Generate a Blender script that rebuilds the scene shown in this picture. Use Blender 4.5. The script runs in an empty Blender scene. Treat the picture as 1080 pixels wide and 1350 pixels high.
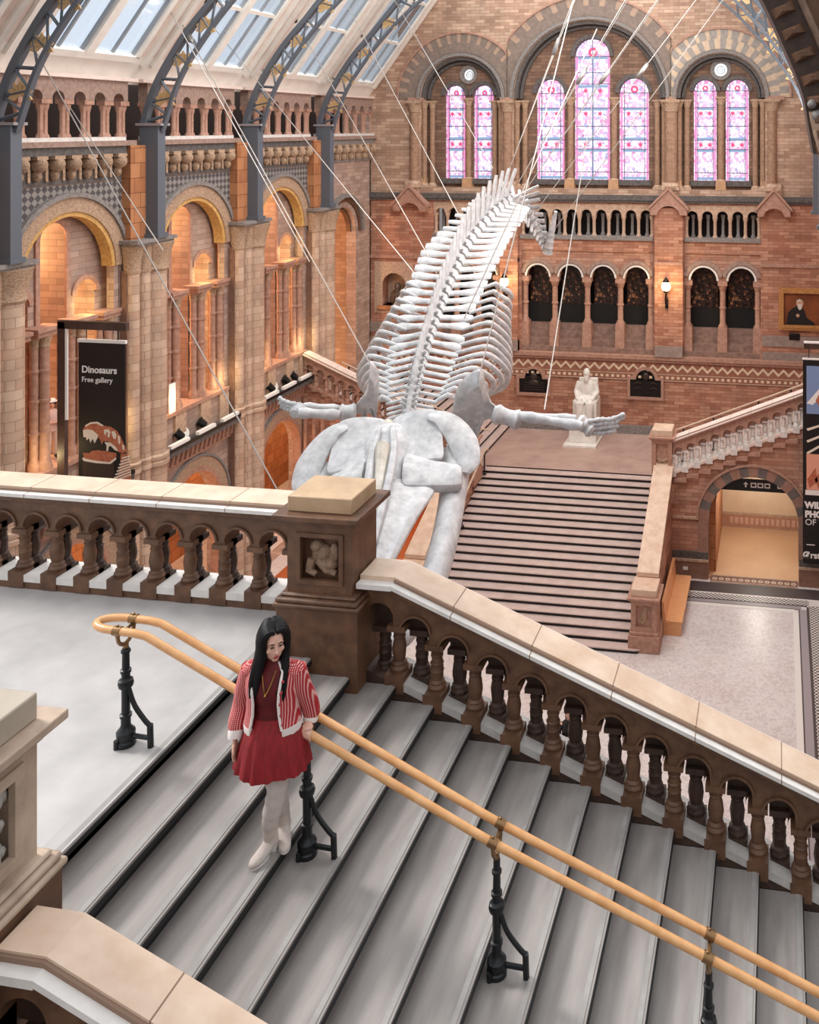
import bpy, bmesh, math, random
from mathutils import Vector, Matrix
from mathutils.geometry import tessellate_polygon
random.seed(7)
SC = bpy.context.scene
COL = SC.collection
# ---------------------------------------------------------------- measured camera (a plain level camera with lens shift)
F, CX, CY, CZ = 1200.0, 837.0, 168.0, 15.7
TH = math.atan((1027 - CX) / F); SN, CN = math.sin(TH), math.cos(TH)
def atD(u, v, d):
    r = (u - CX) / F * d
    return Vector((r * CN - d * SN, r * SN + d * CN, CZ - (v - CY) * d / F))
def atY(u, v, Y):
    k = (u - CX) / F
    return atD(u, v, Y / (k * SN + CN))
def atZ(u, v, Z):
    return atD(u, v, F * (CZ - Z) / (v - CY))
# ---------------------------------------------------------------- colours and materials
def lin(h):
    c = [int(h[i:i + 2], 16) / 255 for i in (0, 2, 4)]
    return tuple(x / 12.92 if x <= .04045 else ((x + .055) / 1.055) ** 2.4 for x in c) + (1,)
def newmat(name):
    m = bpy.data.materials.new(name); m.use_nodes = True
    nt = m.node_tree; b = nt.nodes['Principled BSDF']
    return m, nt, b
def nd(nt, t, **k):
    n = nt.nodes.new(t)
    for a, v in k.items():
        if a in n.inputs: n.inputs[a].default_value = v
        else: setattr(n, a, v)
    return n
def boxuv(nt):
    """two-dimensional wall coordinates chosen from the face direction"""
    tc = nd(nt, 'ShaderNodeTexCoord'); sp = nd(nt, 'ShaderNodeSeparateXYZ'); nt.links.new(tc.outputs['Object'], sp.inputs[0])
    ge = nd(nt, 'ShaderNodeNewGeometry'); sn = nd(nt, 'ShaderNodeSeparateXYZ'); nt.links.new(ge.outputs['True Normal'], sn.inputs[0])
    def m(op, a, b=None):
        x = nd(nt, 'ShaderNodeMath', operation=op)
        nt.links.new(a, x.inputs[0])
        if b is not None:
            if isinstance(b, float): x.inputs[1].default_value = b
            else: nt.links.new(b, x.inputs[1])
        return x.outputs[0]
    nx = m('GREATER_THAN', m('ABSOLUTE', sn.outputs[0]), .7); nz = m('GREATER_THAN', m('ABSOLUTE', sn.outputs[2]), .7)
    mu = nd(nt, 'ShaderNodeMix', data_type='FLOAT'); nt.links.new(nx, mu.inputs[0]); nt.links.new(sp.outputs[0], mu.inputs[2]); nt.links.new(sp.outputs[1], mu.inputs[3])
    mv = nd(nt, 'ShaderNodeMix', data_type='FLOAT'); nt.links.new(nz, mv.inputs[0]); nt.links.new(sp.outputs[2], mv.inputs[2]); nt.links.new(sp.outputs[1], mv.inputs[3])
    cb = nd(nt, 'ShaderNodeCombineXYZ'); nt.links.new(mu.outputs[0], cb.inputs[0]); nt.links.new(mv.outputs[0], cb.inputs[1])
    return cb.outputs[0], tc.outputs['Object']
def ramp(nt, src, stops):
    r = nd(nt, 'ShaderNodeValToRGB'); e = r.color_ramp.elements
    while len(e) < len(stops): e.new(.5)
    for x, (p, c) in zip(e, stops): x.position = p; x.color = c
    nt.links.new(src, r.inputs[0]); return r.outputs[0]
def mixc(nt, fac, a, b, mode='MIX'):
    x = nd(nt, 'ShaderNodeMix', data_type='RGBA', blend_type=mode)
    for s, v in ((0, fac), (6, a), (7, b)):
        if hasattr(v, 'is_output'): nt.links.new(v, x.inputs[s])
        else: x.inputs[s].default_value = v
    return x.outputs[2]
def bump(nt, b, h, st=.3, dist=.02):
    bp = nd(nt, 'ShaderNodeBump', Strength=st, Distance=dist)
    nt.links.new(h, bp.inputs['Height']); nt.links.new(bp.outputs[0], b.inputs['Normal'])
def brick(name, c1, c2, mo, w=.5, h=.2, ms=.012, var=.35, c3=None, rough=.8, bst=.3):
    m, nt, b = newmat(name); uv, ob = boxuv(nt)
    br = nd(nt, 'ShaderNodeTexBrick', Color1=lin(c1), Color2=lin(c2), Mortar=lin(mo), Scale=1.0)
    br.inputs['Brick Width'].default_value = w; br.inputs['Row Height'].default_value = h
    br.inputs['Mortar Size'].default_value = ms; br.inputs['Mortar Smooth'].default_value = .3; br.inputs['Bias'].default_value = 0.
    nt.links.new(uv, br.inputs['Vector'])
    no = nd(nt, 'ShaderNodeTexNoise', Scale=1.6, Detail=5.0); nt.links.new(ob, no.inputs['Vector'])
    col = br.outputs['Color']
    if c3:
        # per-block third tint: noise stretched along the courses
        mp = nd(nt, 'ShaderNodeMapping'); mp.inputs['Scale'].default_value = (.9 / w, 1.1 / h, 1); nt.links.new(uv, mp.inputs['Vector'])
        n2 = nd(nt, 'ShaderNodeTexNoise', Scale=1.0, Detail=0.0); nt.links.new(mp.outputs[0], n2.inputs['Vector'])
        f2 = ramp(nt, n2.outputs['Fac'], [(.5, (0, 0, 0, 1)), (.62, (1, 1, 1, 1))])
        col = mixc(nt, f2, col, lin(c3))
    sh = ramp(nt, no.outputs['Fac'], [(.25, (1 - var, 1 - var, 1 - var, 1)), (.75, (1.15, 1.12, 1.1, 1))])
    col = mixc(nt, 1.0, col, sh, 'MULTIPLY')
    nt.links.new(col, b.inputs['Base Color']); b.inputs['Roughness'].default_value = rough
    bump(nt, b, br.outputs["Fac"], bst, .01); nt.nodes[-1].invert = True
    return m
def stone(name, c1, c2, scale=6., rough=.7, var=1., c3=None, bst=.15, streak=None):
    m, nt, b = newmat(name); tc = nd(nt, 'ShaderNodeTexCoord'); src = tc.outputs['Object']
    if streak:
        mp = nd(nt, 'ShaderNodeMapping'); mp.inputs['Scale'].default_value = streak; nt.links.new(src, mp.inputs['Vector']); src = mp.outputs[0]
    no = nd(nt, 'ShaderNodeTexNoise', Scale=scale, Detail=6.0, Roughness=.6); nt.links.new(src, no.inputs['Vector'])
    st = [(.3, lin(c1)), (.7, lin(c2))]
    if c3: st.append((.85, lin(c3)))
    nt.links.new(ramp(nt, no.outputs['Fac'], st), b.inputs['Base Color']); b.inputs['Roughness'].default_value = rough
    if bst: bump(nt, b, no.outputs['Fac'], bst, .02)
    return m
def plain(name, c, rough=.5, metal=0., emit=None, es=1., spec=.5):
    m, nt, b = newmat(name); b.inputs['Base Color'].default_value = lin(c); b.inputs['Roughness'].default_value = rough; b.inputs['Metallic'].default_value = metal
    b.inputs['Specular IOR Level'].default_value = spec
    if emit: b.inputs['Emission Color'].default_value = lin(emit); b.inputs['Emission Strength'].default_value = es
    return m
# ---------------------------------------------------------------- mesh builder
class MB:
    def __init__(s): s.v = []; s.f = []; s.m = []; s.mi = 0
    def add(s, vs, fs):
        o = len(s.v); s.v += [tuple(p) for p in vs]
        for f in fs: s.f.append([i + o for i in f]); s.m.append(s.mi)
        return s
    def mat(s, i): s.mi = i; return s
    def hexa(s, p):
        return s.add(p, [(0, 3, 2, 1), (4, 5, 6, 7), (0, 1, 5, 4), (1, 2, 6, 5), (2, 3, 7, 6), (3, 0, 4, 7)])
    def box(s, x0, x1, y0, y1, z0, z1, tx=0, ty=0):
        """tx, ty pull the top in"""
        return s.hexa([(x0, y0, z0), (x1, y0, z0), (x1, y1, z0), (x0, y1, z0), (x0 + tx, y0 + ty, z1), (x1 - tx, y0 + ty, z1), (x1 - tx, y1 - ty, z1), (x0 + tx, y1 - ty, z1)])
    def loft(s, rings, cap=True, closed=False):
        n = len(rings[0]); o = []
        vs = [p for r in rings for p in r]; fs = []
        R = len(rings)
        for i in range(R - (0 if closed else 1)):
            a, b = i * n, ((i + 1) % R) * n
            for j in range(n): fs.append((a + j, a + (j + 1) % n, b + (j + 1) % n, b + j))
        if cap and not closed: fs.append(tuple(range(n))[::-1]); fs.append(tuple((R - 1) * n + j for j in range(n)))
        return s.add(vs, fs)
    def lathe(s, x, y, prof, n=10, z=0., k=1., a0=0.):
        return s.loft([[(x + r * k * math.cos(a0 + 2 * math.pi * j / n), y + r * k * math.sin(a0 + 2 * math.pi * j / n), z + h * k) for j in range(n)] for r, h in prof])
    def tube(s, pts, r, n=8, cap=True, flat=1., up=None):
        pts = [Vector(p) for p in pts]; N = len(pts)
        rr = r if isinstance(r, (list, tuple)) else [r] * N
        rings = []; ref = Vector(up) if up else None
        for i, p in enumerate(pts):
            t = (pts[min(i + 1, N - 1)] - pts[max(i - 1, 0)])
            if t.length < 1e-9: t = Vector((0, 0, 1))
            t.normalize()
            if ref is None: ref = Vector((0, 0, 1)) if abs(t.z) < .9 else Vector((1, 0, 0))
            a = ref - t * ref.dot(t)
            if a.length < 1e-4: a = t.orthogonal()
            a.normalize(); b = t.cross(a)
            if not up: ref = a
            rings.append([p + a * (rr[i] * flat * math.cos(2 * math.pi * j / n)) + b * (rr[i] * math.sin(2 * math.pi * j / n)) for j in range(n)])
        return s.loft(rings, cap)
    def ell(s, c, r, n=12, m=8, rot=None):
        c = Vector(c); rings = []
        rad = r if isinstance(r, (list, tuple)) else (r, r, r)
        for i in range(m + 1):
            a = math.pi * (i / m) if 0 < i < m else (.02 if i == 0 else math.pi - .02)
            ring = []
            for j in range(n):
                p = Vector((rad[0] * math.sin(a) * math.cos(2 * math.pi * j / n), rad[1] * math.sin(a) * math.sin(2 * math.pi * j / n), -rad[2] * math.cos(a)))
                if rot: p = rot @ p
                ring.append(c + p)
            rings.append(ring)
        return s.loft(rings)
    def plate(s, fr, loops, t0, t1):
        pos = {'xz': lambda a, b, t: (a, t, b), 'yz': lambda a, b, t: (t, a, b), 'xy': lambda a, b, t: (a, b, t)}[fr] if isinstance(fr, str) else fr
        tris = tessellate_polygon([[Vector((a, b, 0)) for a, b in l] for l in loops])
        flat = [p for l in loops for p in l]; n = len(flat)
        fs = [tuple(t) for t in tris] + [tuple(i + n for i in reversed(t)) for t in tris]
        o = 0
        for l in loops:
            k = len(l)
            for i in range(k): j = (i + 1) % k; fs.append((o + i, o + j, n + o + j, n + o + i))
            o += k
        return s.add([pos(a, b, t0) for a, b in flat] + [pos(a, b, t1) for a, b in flat], fs)
    def ring(s, fr, ca, cb, r0, r1, t0, t1, a0=0., a1=180., n=20, mats=None):
        pos = {'xz': lambda a, b, t: (a, t, b), 'yz': lambda a, b, t: (t, a, b), 'xy': lambda a, b, t: (a, b, t)}[fr]
        def pt(r, a, t): a = math.radians(a); return pos(ca + r * math.cos(a), cb + r * math.sin(a), t)
        if mats is None:
            R = []
            for i in range(n + 1):
                a = a0 + (a1 - a0) * i / n
                R.append([pt(r0, a, t0), pt(r1, a, t0), pt(r1, a, t1), pt(r0, a, t1)])
            return s.loft(R)
        for i in range(n):
            s.mi = mats[i % len(mats)]; A, B = a0 + (a1 - a0) * i / n, a0 + (a1 - a0) * (i + 1) / n
            s.hexa([pt(r0, A, t0), pt(r1, A, t0), pt(r1, A, t1), pt(r0, A, t1), pt(r0, B, t0), pt(r1, B, t0), pt(r1, B, t1), pt(r0, B, t1)])
        return s
    def out(s, name, mats, parent=None, org=None, smooth=True, kind=None, label=None, cat=None, group=None, ang=38, bevel=0.):
        if not isinstance(mats, (list, tuple)): mats = [mats]
        if name.startswith('trim_'): TRIM[0] += 1; name = 'trim_%d' % TRIM[0]
        if parent is not None: o0 = Vector(ROOT[root_of(parent)])
        else: o0 = Vector(org) if org is not None else Vector((0, 0, 0))
        me = bpy.data.meshes.new(name); me.from_pydata([(x - o0.x, y - o0.y, z - o0.z) for x, y, z in s.v], [], s.f)
        bm = bmesh.new(); bm.from_mesh(me); bmesh.ops.recalc_face_normals(bm, faces=bm.faces); bm.to_mesh(me); bm.free()
        me.polygons.foreach_set('material_index', s.m)
        for x in mats: me.materials.append(x)
        if smooth:
            me.polygons.foreach_set('use_smooth', [True] * len(me.polygons)); me.set_sharp_from_angle(angle=math.radians(ang))
        me.update()
        o = bpy.data.objects.new(name, me); COL.objects.link(o)
        if parent is not None: o.parent = parent
        else: o.location = o0; ROOT[o.name] = tuple(o0)
        if bevel:
            bv = o.modifiers.new('bevel', 'BEVEL'); bv.width = bevel; bv.segments = 2; bv.limit_method = 'ANGLE'
        if kind: o['kind'] = kind
        if label: o['label'] = label
        if cat: o['category'] = cat
        if group: o['group'] = group
        return o
ROOT = {}; TRIM = [0]
def root_of(o):
    while o.parent is not None: o = o.parent
    return o.name
def thing(name, label, cat, loc, group=None):
    o = bpy.data.objects.new(name, None); COL.objects.link(o); o.location = loc; o.empty_display_size = .1
    o['label'] = label; o['category'] = cat
    if group: o['group'] = group
    ROOT[o.name] = tuple(loc); return o
def dup(o, shift=(0, 0, 0), label=None, group=None, parent=None):
    c = o.copy(); COL.objects.link(c)
    if parent is None:
        c.location = Vector(o.location) + Vector(shift); ROOT[c.name] = tuple(c.location)
        if label: c['label'] = label
        if group: c['group'] = group
    else: c.parent = parent
    for ch in list(o.children): dup(ch, parent=c)
    return c
def arch(c, h, zb, zs, n=14):
    """outline of a round-headed opening"""
    return [(c - h, zb), (c - h, zs)] + [(c - h * math.cos(math.pi * i / n), zs + h * math.sin(math.pi * i / n)) for i in range(1, n)] + [(c + h, zs), (c + h, zb)]
def rect(a0, a1, b0, b1): return [(a0, b0), (a1, b0), (a1, b1), (a0, b1)]
def circle(a, b, r, n=20): return [(a + r * math.cos(2 * math.pi * i / n), b + r * math.sin(2 * math.pi * i / n)) for i in range(n)]
def struct(mb, name, mats, **k): return mb.out(name, mats, kind='structure', **k)
def lerp(a, b, t): return a + (b - a) * t
def spline(pts, n):
    """Catmull-Rom through points, n samples"""
    P = [Vector(p) for p in pts]; out = []; m = len(P) - 1
    for i in range(n):
        t = i / (n - 1) * m; k = min(int(t), m - 1); t -= k
        p0, p1, p2, p3 = P[max(k - 1, 0)], P[k], P[k + 1], P[min(k + 2, m)]
        out.append(.5 * ((2 * p1) + (p2 - p0) * t + (2 * p0 - 5 * p1 + 4 * p2 - p3) * t * t + (3 * p1 - p0 - 3 * p2 + p3) * t ** 3))
    return out
M = {}
M['far_brick'] = brick('far_brick', 'C9AC95', 'A3826D', '8C6E5C', .44, .14, .008, .25)
M['red_brick'] = brick('red_brick', 'C4947A', 'A06A53', '84584A', .44, .135, .008, .25)
M['low_brick'] = brick('low_brick', 'C69C84', 'A5745F', '8A6150', .46, .14, .008, .25)
M['tan_wall'] = brick('tan_wall', 'BBA293', 'A1877A', '8A7268', .5, .17, .008, .25)
M['pillar_stone'] = brick('pillar_stone', 'CEB49D', 'B99881', '9C7E6C', .42, .24, .008, .2)
M['orange_stone'] = brick('orange_stone', 'BC8258', 'A86C45', '7C4A2E', .5, .42, .012, .3)
M['orange_plaster'] = stone('orange_plaster', 'B8764A', 'C98B58', 1.5, .75, bst=.05)
M['buff'] = stone('buff_stone', 'A88670', 'CDB299', 9., .75)
M['pink_stone'] = stone('pink_stone', '9A7260', 'BC937F', 8., .7)
M['grey_stone'] = stone('grey_carved_stone', '6A6361', '98918B', 14., .8, bst=.4)
M['dark_stone'] = stone('dark_grey_stone', '45403F', '6B6460', 10., .75)
M['carved'] = stone('carved_buff_stone', '8A6C58', 'C7A98C', 22., .8, bst=.9)
M['gold_lit'] = stone('yellow_lit_stone', 'B98A4C', 'D9AF6C', 9., .7)  # stone under warm lamps: the yellow glow is put into its colour
M['brown'] = stone('brown_stone', '4E3424', '73513A', 7., .55, c3='8A664C', bst=.25)
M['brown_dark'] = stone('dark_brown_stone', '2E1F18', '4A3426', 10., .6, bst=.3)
M['coping'] = stone('pale_coping_stone', 'C6A68C', 'DEC6B0', 3.5, .5, bst=.06)
M['sill'] = stone('white_sill_stone', 'CFC8C2', 'E6E1DB', 6., .5, bst=.05)
M['landing'] = stone('landing_paving', 'A5A19E', 'BBB7B4', 2.2, .4, bst=.03)
M['tread'] = stone('tread_stone', '7F7874', '9C9590', 2.2, .45, c3='A39187', bst=.05, streak=(3.5, .5, 1))
M['nosing'] = stone('worn_nosing', '898581', '9E9A96', 4., .4, bst=.03)
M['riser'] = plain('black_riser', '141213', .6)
M['main_tread'] = stone('main_tread', 'C4AEA6', 'D3C0B8', 2.5, .5, bst=.03)
M['main_floor'] = stone('landing_floor', 'A88C82', 'C2A79A', 1.2, .5, bst=.02)
M['iron'] = plain('blue_grey_iron', '5F666F', .45, .1)
M['black_iron'] = plain('black_iron', '1B1D20', .38, .3)
M['brass'] = stone('wooden_rail', 'C98F57', 'DDAA76', 8., .28, bst=0)
M['brassmetal'] = plain('dull_brass', '8A6A48', .35, .7)
M['bone'] = stone('bone', 'A8A9AB', 'D4D4D4', 5., .65, c3='C2BFBA', bst=.25)
M['bone_warm'] = stone('warm_bone', 'B9B0A2', 'DBD6CB', 5., .65, bst=.25)
M['marble'] = stone('white_marble', 'DAD5CC', 'EFEBE4', 4., .4, bst=.03)
M['cable'] = plain('steel_cable', 'B4AEA8', .4, .5)
M['steel'] = plain('turnbuckle_steel', '8C8986', .35, .8)
M['wood_bench'] = stone('bench_wood', 'DE9C66', 'EAB384', 3., .4, bst=.03, streak=(1, 6, 6))
M['black'] = plain('black_print', '0D0C0D', .5)
M['white'] = plain('white_print', 'F0EEEA', .5)
M['cream_paint'] = stone('cream_paint', 'E6E1D8', 'F4F0E9', 2., .6, bst=.02)
M['rose_paint'] = stone('rose_paint', 'D9C2B6', 'E8D8CD', 2., .6, bst=.02)
M['cream_wall'] = stone('cream_plaster', 'DCC3A2', 'E8D3B5', 1., .8, bst=.02)
M['orange_floor'] = stone('orange_floor', 'D3A880', 'DFB892', .8, .5, bst=.0)
M['rust_floor'] = stone('rust_floor', 'A85228', 'B96435', 1., .55, bst=.0)
M['bronze'] = plain('dark_bronze', '211C1B', .42, .5)
M['bronze_mid'] = plain('bronze_letters', '4A3F39', .4, .6)
M['gilt'] = stone('gilt_frame', 'A06A3A', 'C8935A', 12., .4, bst=.3)
M['canvas'] = stone('oil_canvas', '5E2F1A', '9A552C', 1.2, .5, bst=.0)
M['coat'] = plain('painted_coat', '16110F', .6)
M['face_paint'] = plain('painted_face', 'C9A184', .6)
M['beard_paint'] = plain('painted_beard', 'D8CFC2', .6)
M['sky_paint'] = plain('printed_sky', '7E97C0', .6)
M['peach_print'] = plain('printed_peach', 'E7A58A', .6)
M['rust'] = stone('printed_rust', 'A8553A', 'C57A58', 12., .6, bst=0)
M['bone_print'] = plain('printed_bone', 'E9DDCB', .6)
M['dusk_print'] = plain('printed_dusk', '3A2A22', .6)
M['leaf_gold'] = plain('gold_leaf_paint', 'C9A777', .5)
M['globe'] = plain('lit_globe', 'FFF1D8', .4, emit='FFD9A0', es=9.)
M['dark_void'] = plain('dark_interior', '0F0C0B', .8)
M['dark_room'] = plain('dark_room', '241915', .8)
M['led'] = plain('white_led_bar', 'F4F2EE', .4)
def glass_sky():
    m, nt, b = newmat('skylight_glass')
    tr = nd(nt, 'ShaderNodeBsdfTransparent', Color=lin('EEF2F6')); gl = nd(nt, 'ShaderNodeBsdfGlossy', Roughness=.15, Color=lin('C9D2DE'))
    mx = nd(nt, 'ShaderNodeMixShader', Fac=.14); nt.links.new(tr.outputs[0], mx.inputs[1]); nt.links.new(gl.outputs[0], mx.inputs[2])
    nt.links.new(mx.outputs[0], nt.nodes['Material Output'].inputs[0]); return m
M['sky_glass'] = glass_sky()
def stained():
    m, nt, b = newmat('stained_glass'); tc = nd(nt, 'ShaderNodeTexCoord')
    mp = nd(nt, 'ShaderNodeMapping'); mp.inputs['Scale'].default_value = (1, .01, 1); nt.links.new(tc.outputs['Object'], mp.inputs[0])
    v = nd(nt, 'ShaderNodeTexVoronoi', Scale=7.5); nt.links.new(mp.outputs[0], v.inputs['Vector'])
    sp = nd(nt, 'ShaderNodeSeparateColor'); nt.links.new(v.outputs['Color'], sp.inputs[0])
    c1 = ramp(nt, sp.outputs[0], [(.0, lin('F6EEF8')), (.55, lin('FBEAF4')), (.6, lin('E98BB8')), (.76, lin('F3BEDD')), (.84, lin('9A9CD6')), (.95, lin('F4F0FF'))])
    w = nd(nt, 'ShaderNodeTexWave', Scale=.55, bands_direction='Z', wave_profile='SIN'); nt.links.new(tc.outputs['Object'], w.inputs[0])
    band = ramp(nt, w.outputs['Fac'], [(.78, (0, 0, 0, 1)), (.86, (1, 1, 1, 1))])
    c2 = mixc(nt, band, c1, mixc(nt, .3, c1, lin('D05AA0')))
    v2 = nd(nt, 'ShaderNodeTexVoronoi', Scale=7.5, feature='DISTANCE_TO_EDGE'); nt.links.new(mp.outputs[0], v2.inputs['Vector'])
    ld = ramp(nt, v2.outputs['Distance'], [(.02, lin('7E6E9E')), (.07, (1, 1, 1, 1))])
    c3 = mixc(nt, .8, c2, ld, 'MULTIPLY')
    b.inputs['Base Color'].default_value = (.1, .08, .1, 1)
    nt.links.new(c3, b.inputs['Emission Color']); b.inputs['Emission Strength'].default_value = 1.15; return m
M['stained'] = stained()
M['lead'] = plain('lead_bars', '6C6788', .5)
def leaded():
    m, nt, b = newmat('dark_leaded_glass'); tc = nd(nt, 'ShaderNodeTexCoord')
    mp = nd(nt, 'ShaderNodeMapping'); mp.inputs['Scale'].default_value = (1, .01, 1); nt.links.new(tc.outputs['Object'], mp.inputs[0])
    v = nd(nt, 'ShaderNodeTexVoronoi', Scale=9.); nt.links.new(mp.outputs[0], v.inputs['Vector'])
    sp = nd(nt, 'ShaderNodeSeparateColor'); nt.links.new(v.outputs['Color'], sp.inputs[0])
    nt.links.new(ramp(nt, sp.outputs[0], [(.3, lin('1C1210')), (.6, lin('3A231A')), (.85, lin('5A3A2A')), (.95, lin('93684A'))]), b.inputs['Base Color'])
    b.inputs['Roughness'].default_value = .25; return m
M['leaded'] = leaded()
def mosaic():
    m, nt, b = newmat('mosaic_floor'); tc = nd(nt, 'ShaderNodeTexCoord')
    n = nd(nt, 'ShaderNodeTexNoise', Scale=.5, Detail=3.); nt.links.new(tc.outputs['Object'], n.inputs['Vector'])
    n3 = nd(nt, 'ShaderNodeTexNoise', Scale=5., Detail=4., Distortion=2.2); nt.links.new(tc.outputs['Object'], n3.inputs['Vector'])
    c = ramp(nt, n.outputs['Fac'], [(.35, lin('D2C8C5')), (.6, lin('DAD5D3')), (.8, lin('DCD1C8'))])
    d = ramp(nt, n3.outputs['Fac'], [(.4, lin('C9BEBC')), (.55, (1, 1, 1, 1))])
    nt.links.new(mixc(nt, .4, c, d, 'MULTIPLY'), b.inputs['Base Color']); b.inputs['Roughness'].default_value = .35; return m
M['mosaic'] = mosaic()
def checker(name, a, c, s):
    m, nt, b = newmat(name); tc = nd(nt, 'ShaderNodeTexCoord'); k = nd(nt, 'ShaderNodeTexChecker', Scale=s, Color1=lin(a), Color2=lin(c))
    nt.links.new(tc.outputs['Object'], k.inputs[0]); nt.links.new(k.outputs[0], b.inputs['Base Color']); b.inputs['Roughness'].default_value = .4; return m
M['checker'] = checker('checker_mosaic', '3A3635', 'D8D2CC', 14.)
M['dark_line'] = plain('dark_mosaic', '4A4140', .45); M['grey_line'] = plain('grey_mosaic', '9A9294', .45); M['white_line'] = plain('white_mosaic', 'DDD8D2', .45)
def diaper():
    m, nt, b = newmat('diaper_band'); uv, ob = boxuv(nt)
    mp = nd(nt, 'ShaderNodeMapping'); mp.inputs['Rotation'].default_value = (0, 0, math.radians(45)); nt.links.new(uv, mp.inputs[0])
    k = nd(nt, 'ShaderNodeTexChecker', Scale=7., Color1=lin('8B8580'), Color2=lin('4F4A4A')); nt.links.new(mp.outputs[0], k.inputs[0])
    nt.links.new(k.outputs[0], b.inputs['Base Color']); b.inputs['Roughness'].default_value = .8; return m
M['diaper'] = diaper()
# clothing and skin
M['skin'] = stone('skin', 'D7A58E', 'DFB19C', 3., .5, bst=0)
M['lips'] = plain('lips', 'A8343C', .4); M['eye_dark'] = plain('eye_dark', '1A1212', .3)
M['hair'] = stone('black_hair', '070607', '131012', 30., .5, bst=.3, streak=(1, 1, .1))
M['dress'] = stone('dark_red_dress', '4C070E', '6E0E16', 14., .7, bst=.3)
M['skirt'] = stone('red_skirt', '740D13', '97161D', 10., .7, bst=.2, streak=(4, 4, .3))
M['boot'] = stone('beige_suede', 'B5A69D', 'D6CAC2', 7., .8, bst=.2)
M['boot_sole'] = plain('boot_sole', 'D8D2CC', .6)
M['cuff'] = plain('white_knit', 'E8DDD8', .8); M['gold'] = plain('gold_chain', 'C99A54', .3, .8)
def knit():
    m, nt, b = newmat('red_white_knit'); tc = nd(nt, 'ShaderNodeTexCoord')
    sp = nd(nt, 'ShaderNodeSeparateXYZ'); nt.links.new(tc.outputs['Object'], sp.inputs[0])
    w = nd(nt, 'ShaderNodeTexWave', Scale=24., bands_direction='X'); w.inputs['Distortion'].default_value = .6; nt.links.new(tc.outputs['Object'], w.inputs[0])
    w2 = nd(nt, 'ShaderNodeTexWave', Scale=28., bands_direction='Z'); nt.links.new(tc.outputs['Object'], w2.inputs[0])
    f = mixc(nt, .35, w.outputs['Color'], w2.outputs['Color'])
    nt.links.new(ramp(nt, f, [(.45, lin('A81F28')), (.66, lin('C24A48')), (.86, lin('E6CFC8'))]), b.inputs['Base Color']); b.inputs['Roughness'].default_value = .9; return m
M['knit'] = knit()
M['gallery_stone'] = stone('gallery_stone', '866C60', 'A88E80', 9., .75)
M['jamb'] = stone('jamb_stone', '856650', 'AD8A70', 7., .7)
M['core'] = stone('pillar_core', '6E5042', '8A6856', 6., .8)  # shade of the gaps put into the colour: core darker than the shafts
M['glass_pink'] = plain('pink_border_glass', '40202F', .4, emit='EE8CC0', es=.95)
M['glass_blue'] = plain('blue_band_glass', '20303F', .4, emit='8FA9C9', es=.85)
M['glass_rose'] = plain('rose_glass_spots', '40101F', .4, emit='E0507F', es=.9)
M['grout'] = plain('coping_joint', '8A705E', .8)
M['band_grey'] = stone('band_grey', '85756C', 'A08E84', 6., .75)
# ================================================================ the setting: floor, walls, roof
XC = -8.1                                  # middle of the hall
XL = -18.1                                 # left wall face
YF = 38.5                                  # far wall face
YA, YAL = 31.6, 32.4                       # faces of the walls carrying the right and left upper flights
BAYS = [19.15 + 5.05 * i for i in range(-1, 4)]     # right edge of the pillar on the near side of each bay
struct(MB().box(-23, 3, 6, YF + 1, -.3, 0), 'floor', M['mosaic'])
# mosaic border running along the right side and across the far end
def strip(n, mk, x0, x1, y0, y1, z): struct(MB().box(x0, x1, y0, y1, 0, z), n, M[mk])
bx = atZ(1045, 785, 0).x
for n, (mk, a, b) in enumerate((('white_line', 0, .18), ('dark_line', .18, .22), ('grey_line', .22, .44), ('dark_line', .44, .52), ('checker', .52, .84), ('white_line', .84, .92), ('dark_line', .92, 1.5))):
    e = 30.55 - .18 + .02
    strip('trim_%d' % (n + 1), mk, bx + a, bx + b, 8, 29.9 + a * .9, .006)
for n, (mk, a, b) in enumerate((('white_line', 0, .18), ('dark_line', .18, .22), ('grey_line', .22, .40), ('dark_line', .40, .48), ('checker', .48, .80), ('white_line', .80, .88), ('dark_line', .88, 1.55))):
    strip('trim_%d' % (n + 8), mk, -3.3, bx + a + .05, 29.9 + a, 29.9 + b, .007)

# ---- far wall: outer skin with the great recesses, inner skin with the windows
sideC = (-13.87, -2.43)
gab = [(-18.4, 0), (2.3, 0), (2.3, 17.0), (-.9, 21.3), (-.9, 23.5), (-15.2, 23.5), (-15.2, 21.3), (-18.4, 17.0)]
low_top = 12.62
up = [(-18.4, 12.62), (2.3, 12.62), (2.3, 17.0), (-.9, 21.3), (-.9, 23.5), (-15.2, 23.5), (-15.2, 21.3), (-18.4, 17.0)]
lo = [(-18.4, 0), (2.3, 0), (2.3, 12.62), (-18.4, 12.62)]
XS1, XS2 = -11.73, -4.53
struct(MB().plate('xz', [[(-18.4, 12.62), (XS1, 12.62), (XS1, 23.5), (-15.2, 23.5), (-15.2, 21.3), (-18.4, 17.0)], arch(sideC[0], 1.87, 13.05, 16.95, 22)], YF, YF + .75), 'wall_back', M['far_brick'])
struct(MB().plate('xz', [rect(XS1, XS2, 12.62, 23.5), arch(XC, 3.36, 13.05, 16.95, 28)], YF, YF + .75), 'wall_back', M['far_brick'])
struct(MB().plate('xz', [[(XS2, 12.62), (2.3, 12.62), (2.3, 17.0), (-.9, 21.3), (-.9, 23.5), (XS2, 23.5)], arch(sideC[1], 1.87, 13.05, 16.95, 22)], YF, YF + .75), 'wall_back', M['far_brick'])
gal_secs = ((-15.15, -12.1, 5), (-11.15, -5.3, 9), (-3.95, -.75, 5))
arc_secs = ((-15.15, -12.1, 3), (-11.1, -5.3, 4), (-3.95, -.75, 2))
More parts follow.
